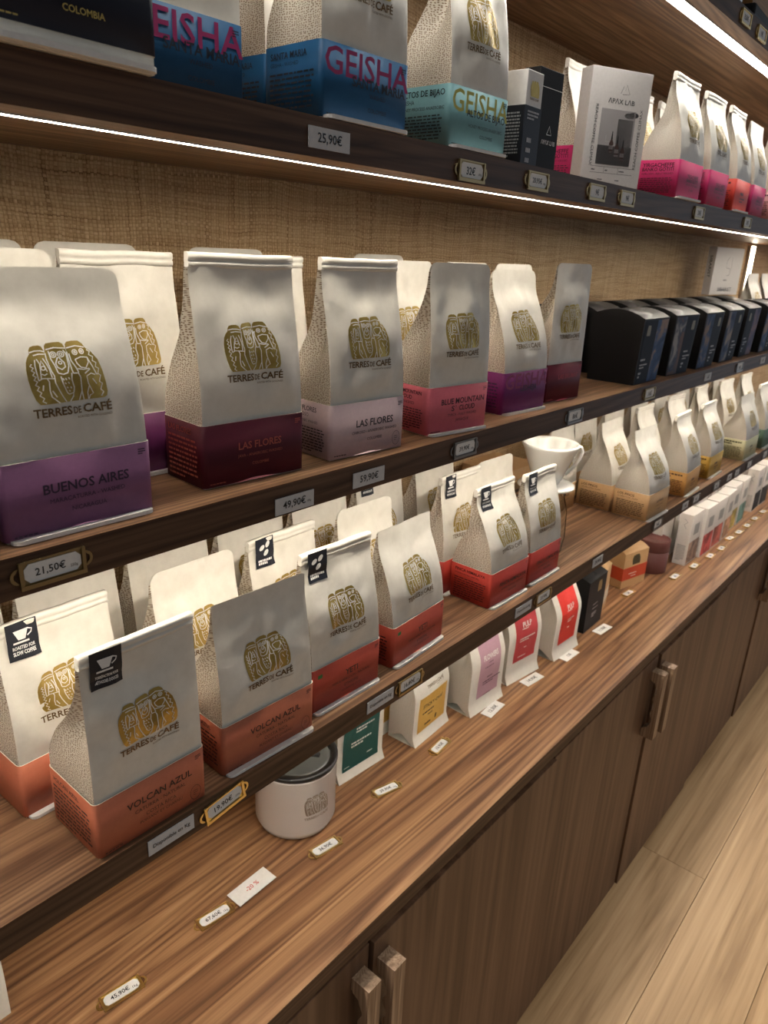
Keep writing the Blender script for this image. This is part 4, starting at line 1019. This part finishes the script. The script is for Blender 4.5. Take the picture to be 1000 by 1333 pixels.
D_ = Draw(); D_.add([(x * .034, .061 + y * .034) for x, y in lg.V], lg.F, 0); link('emblem', D_.mesh('emblem', FR(.0006), plain('dark_olive', (.06, .05, .02))), parent=c)
link('lettering', Draw().words(-.026, .028, .036, .040, 1).words(-.016, .018, .029, .032, 1).mesh('lettering', FR(.0011), PINK), parent=c)
t = empty('round_tin', (1.912, .152, ZK + .0004)); tag(t, 'round burgundy tin beside the white cartons', 'tin')
TIN = card('burgundy', (.15, .055, .048), .5)
link('body', lathe(bmesh.new(), [(.041, 0), (.042, .001), (.042, .060)], 0, 0, 44), TIN, t, None, None, True)
link('lid', lathe(bmesh.new(), [(.042, .0605), (.0428, .0612), (.0428, .090), (.0420, .0915), (.0395, .0915), (.0385, .0895), (.010, .0895)], 0, 0, 44), TIN, t, None, None, True)

# tall white cartons
WB = card('white_tall_carton', (.74, .70, .66)); WBM = None
PIC = [((.33, .22, .17), 'cocoa'), ((.52, .10, .09), 'crimson'), ((.46, .13, .10), 'rust'), ((.50, .28, .17), 'copper'), ((.52, .38, .10), 'mustard'), ((.16, .27, .23), 'sea green'), ((.02, .02, .022), 'black'), ((.05, .05, .05), 'charcoal')]
for i, x in enumerate((2.000, 2.094, 2.188, 2.282, 2.378, 2.474, 2.656, 2.752)):
    col, nm = PIC[i]
    t = empty('tall_carton', (x + .0425, .086 - (.010 if 1 <= i <= 3 else 0), ZK + .0004), R(rp.uniform(-2, 2))); tag(t, 'tall white carton with a %s picture in the row on the worktop' % nm, 'carton', 'tall white cartons')
    if WBM is None: bm = box(-.0425, .0425, 0, .036, 0, .150, .0008); WBM = bpy.data.meshes.new('carton'); bm.to_mesh(WBM); bm.free(); WBM.materials.append(WB)
    c = link('carton', WBM, parent=t)
    link('picture', Draw().rect(-.040, .040, .004, .068).mesh('picture', FR(.0005), photo_print('picture_%d' % i, tuple(q * .55 for q in col), col, tuple(min(.8, q * 1.5) for q in col), i * 2.3)), parent=c)
    link('emblem', Draw().rect(-.018, .022, .086, .118).mesh('emblem', FR(.0005), plain('carton_grey', (.30, .29, .28))), parent=c)
    link('side_print', Draw().words(-.012, .012, .012, .060, 10).line([(-.004, .135), (.006, .128), (-.003, .118), (.004, .108)], .0014).mesh('side_print', lambda a, b: (-.0430, .018 - a, b), plain('carton_grey', (.30, .29, .28))), parent=c)
for i, x in enumerate((1.945, 2.05, 2.15, 2.25, 2.36, 2.47, 2.58, 2.69)):
    t = empty('tall_carton', (x + .0425, .145 + .004 * (i % 2), ZK + .0004)); tag(t, 'tall white carton in the back row, %s from the burgundy tin' % ('first second third fourth fifth sixth seventh eighth'.split()[i]), 'carton', 'tall white cartons at the back')
    link('carton', WBM, parent=t)

# ------------------------------------------------------------------ price holders and cards
ph, pc = price_holder, price_card
YF = -.0003
ph('brass price holder reading 21,50€ below the dusty purple sleeved bag', (.207, YF, 1.333), '21,50\u20ac', '250g', metal=BRASSD, scale=1.0)
pc('grey paper card reading 49,90€ below the dark maroon sleeved bag', (.431, YF, 1.3275), '49,90\u20ac', '100g')
pc('grey paper card reading 59,90€ below the pale lilac sleeved bag', (.532, YF, 1.331), '59,90\u20ac')
ph('metal price holder reading 39,90€ on the middle shelf edge', (.701, YF, 1.332), '39,90\u20ac', '250g', metal=STEEL)
ph('metal price holder reading 86€ below the wine red sleeved bag', (.982, YF, 1.332), '86\u20ac', '', metal=STEEL)
ph('metal price holder below the nearest black carton', (1.265, YF, 1.333), '16\u20ac', '', metal=BRASSD)
pc('paper price card below the third black carton', (1.579, YF, 1.332), '16\u20ac', '', .040)
ph('metal price holder below the fourth black carton', (1.796, YF, 1.333), '16\u20ac', '', metal=STEEL)
pc('paper price card below the sixth black carton', (1.994, YF, 1.333), '16\u20ac', '', .040)
pc('paper card reading 25,90€ on the upper shelf edge', (.467, YF, 1.627), '25,90\u20ac')
ph('metal price holder reading 32€ below the teal sleeved bag', (.670, YF, 1.624), '32\u20ac', '250g', metal=BRASSD)
ph('metal price holder reading 20,95€ below the charcoal carton', (.804, YF, 1.627), '20,95\u20ac', '250g', metal=BRASSD)
ph('metal price holder below the left half of the bottle-print carton', (.958, YF, 1.628), '9\u20ac', '', metal=BRASSD)
ph('metal price holder below the right half of the bottle-print carton', (1.054, YF, 1.628), '9\u20ac', '', metal=BRASSD)
ph('metal price holder below the second magenta sleeved bag', (1.353, YF, 1.628), '20\u20ac', '', metal=BRASSD)
ph('metal price holder at the right end of the upper shelf edge', (1.636, YF, 1.628), '20\u20ac', '', metal=BRASSD)
ph('price holder on the top shelf edge, nearer one', (1.327, -.0278, 1.899), '8,50\u20ac', '', metal=BRASS)
ph('price holder on the top shelf edge at the right corner', (1.415, -.0278, 1.897), '9\u20ac', '', metal=BRASS)
pc('grey card reading Disponible en Kg below the nearest terracotta sleeved bag', (.284, YF, 1.0495), 'Disponible en Kg', '', tw=.038)
ph('tilted brass price holder reading 19,90€ on the lowest shelf edge', (.342, YF, 1.0485), '19,90\u20ac', '250g', ry=R(-8), metal=BRASS)
pc('grey card reading Disponible en Kg below the brick red sleeved bags', (.569, YF, 1.050), 'Disponible en Kg', '', tw=.038)
ph('brass price holder reading 16,80€ below the brick red sleeved bags', (.624, YF, 1.0495), '16,80\u20ac', '250g', metal=BRASSD)
pc('grey card reading Disponible en Kg below the bright red sleeved bags', (.898, YF, 1.050), 'Disponible en Kg', '', tw=.038)
ph('metal price holder below the bright red sleeved bag by the dripper', (.958, YF, 1.0495), '23,90\u20ac', '', metal=BRASSD)
pc('grey paper card above the tall black carton on the lowest shelf edge', (1.154, YF, 1.050), '29,90\u20ac', '', .040)
ph('metal price holder below the front kraft sleeved bag', (1.433, YF, 1.048), '16\u20ac', '', metal=STEEL)
for x, hm, lb in ((1.597, 0, 'left of the pair below the amber sleeved bag'), (1.664, 1, 'right of the pair below the amber sleeved bag'), (1.810, 1, 'below the ochre sleeved bag'), (1.916, 0, 'right of the ochre sleeved bag'), (1.976, 1, 'left of the sage sleeved bag'), (2.087, 1, 'below the sage sleeved bag'), (2.244, 1, 'below the dark green sleeved bag')):
    (ph('small metal price holder ' + lb, (x, YF, 1.0485), '14\u20ac', '', metal=STEEL) if hm else pc('small paper card ' + lb, (x, YF, 1.0485), '14\u20ac', '', .036))
YK = ZK + .0003
ph('brass price holder reading 45,90€, nearest on the worktop', (.2815, .117, YK), '45,90\u20ac', '1kg', True, R(-8))
ph('brass price holder reading 67,60€ next to the minus twenty percent card', (.413, .122, YK), '67,60\u20ac', '1kg', True, R(-7.5))
pc('white card reading -20 % in red on the worktop', (.4725, .1215, YK + .003), '-20 %', '', .062, .026, True, R(1.2), plain('red_ink', (.55, .03, .03)), WHITE, tw=.020)
ph('brass price holder reading 36,90€ in front of the canister', (.587, .0995, YK), '36,90\u20ac', '', True, R(-8.5))
ph('brass price holder reading 29,90€ in front of the green panel pouch', (.736, .1125, YK), '29,90\u20ac', '1kg', True, R(-15))
ph('brass price holder reading 13,90€ in front of the yellow panel pouch', (.880, .115, YK), '13,90\u20ac', '', True, R(5))
for x, y, r_, tx, lb in ((1.038, .108, 4, '12,30\u20ac', 'in front of the mauve panel pouch'), (1.180, .106, -6, '14,90\u20ac', 'in front of the dusky red panel pouch'), (1.320, .096, -2, '12\u20ac', 'in front of the vivid red panel pouch'), (1.482, .094, -4, '11,90\u20ac', 'in front of the tall black carton')):
    pc('white price card ' + lb, (x, y, YK), tx, '', .055, .022, True, R(r_), None, WHITE)
for i, (x, y) in enumerate(((1.711, .128), (1.907, .079), (2.023, .066), (2.134, .058), (2.223, .053), (2.333, .060), (2.413, .056), (2.5, .055), (2.595, .056), (2.698, .055))):
    ph('small brass price holder on the worktop ' + ('in front of the red banded kraft carton', 'in front of the burgundy tin', 'before the first tall white carton', 'before the second tall white carton', 'before the third tall white carton', 'before the fourth tall white carton', 'before the fifth tall white carton', 'before the sixth tall white carton', 'in the gap of the tall white cartons', 'before the black pictured tall carton')[i],
       (x, y, YK), '6\u20ac', '', True, R(rp.uniform(-8, 4)))
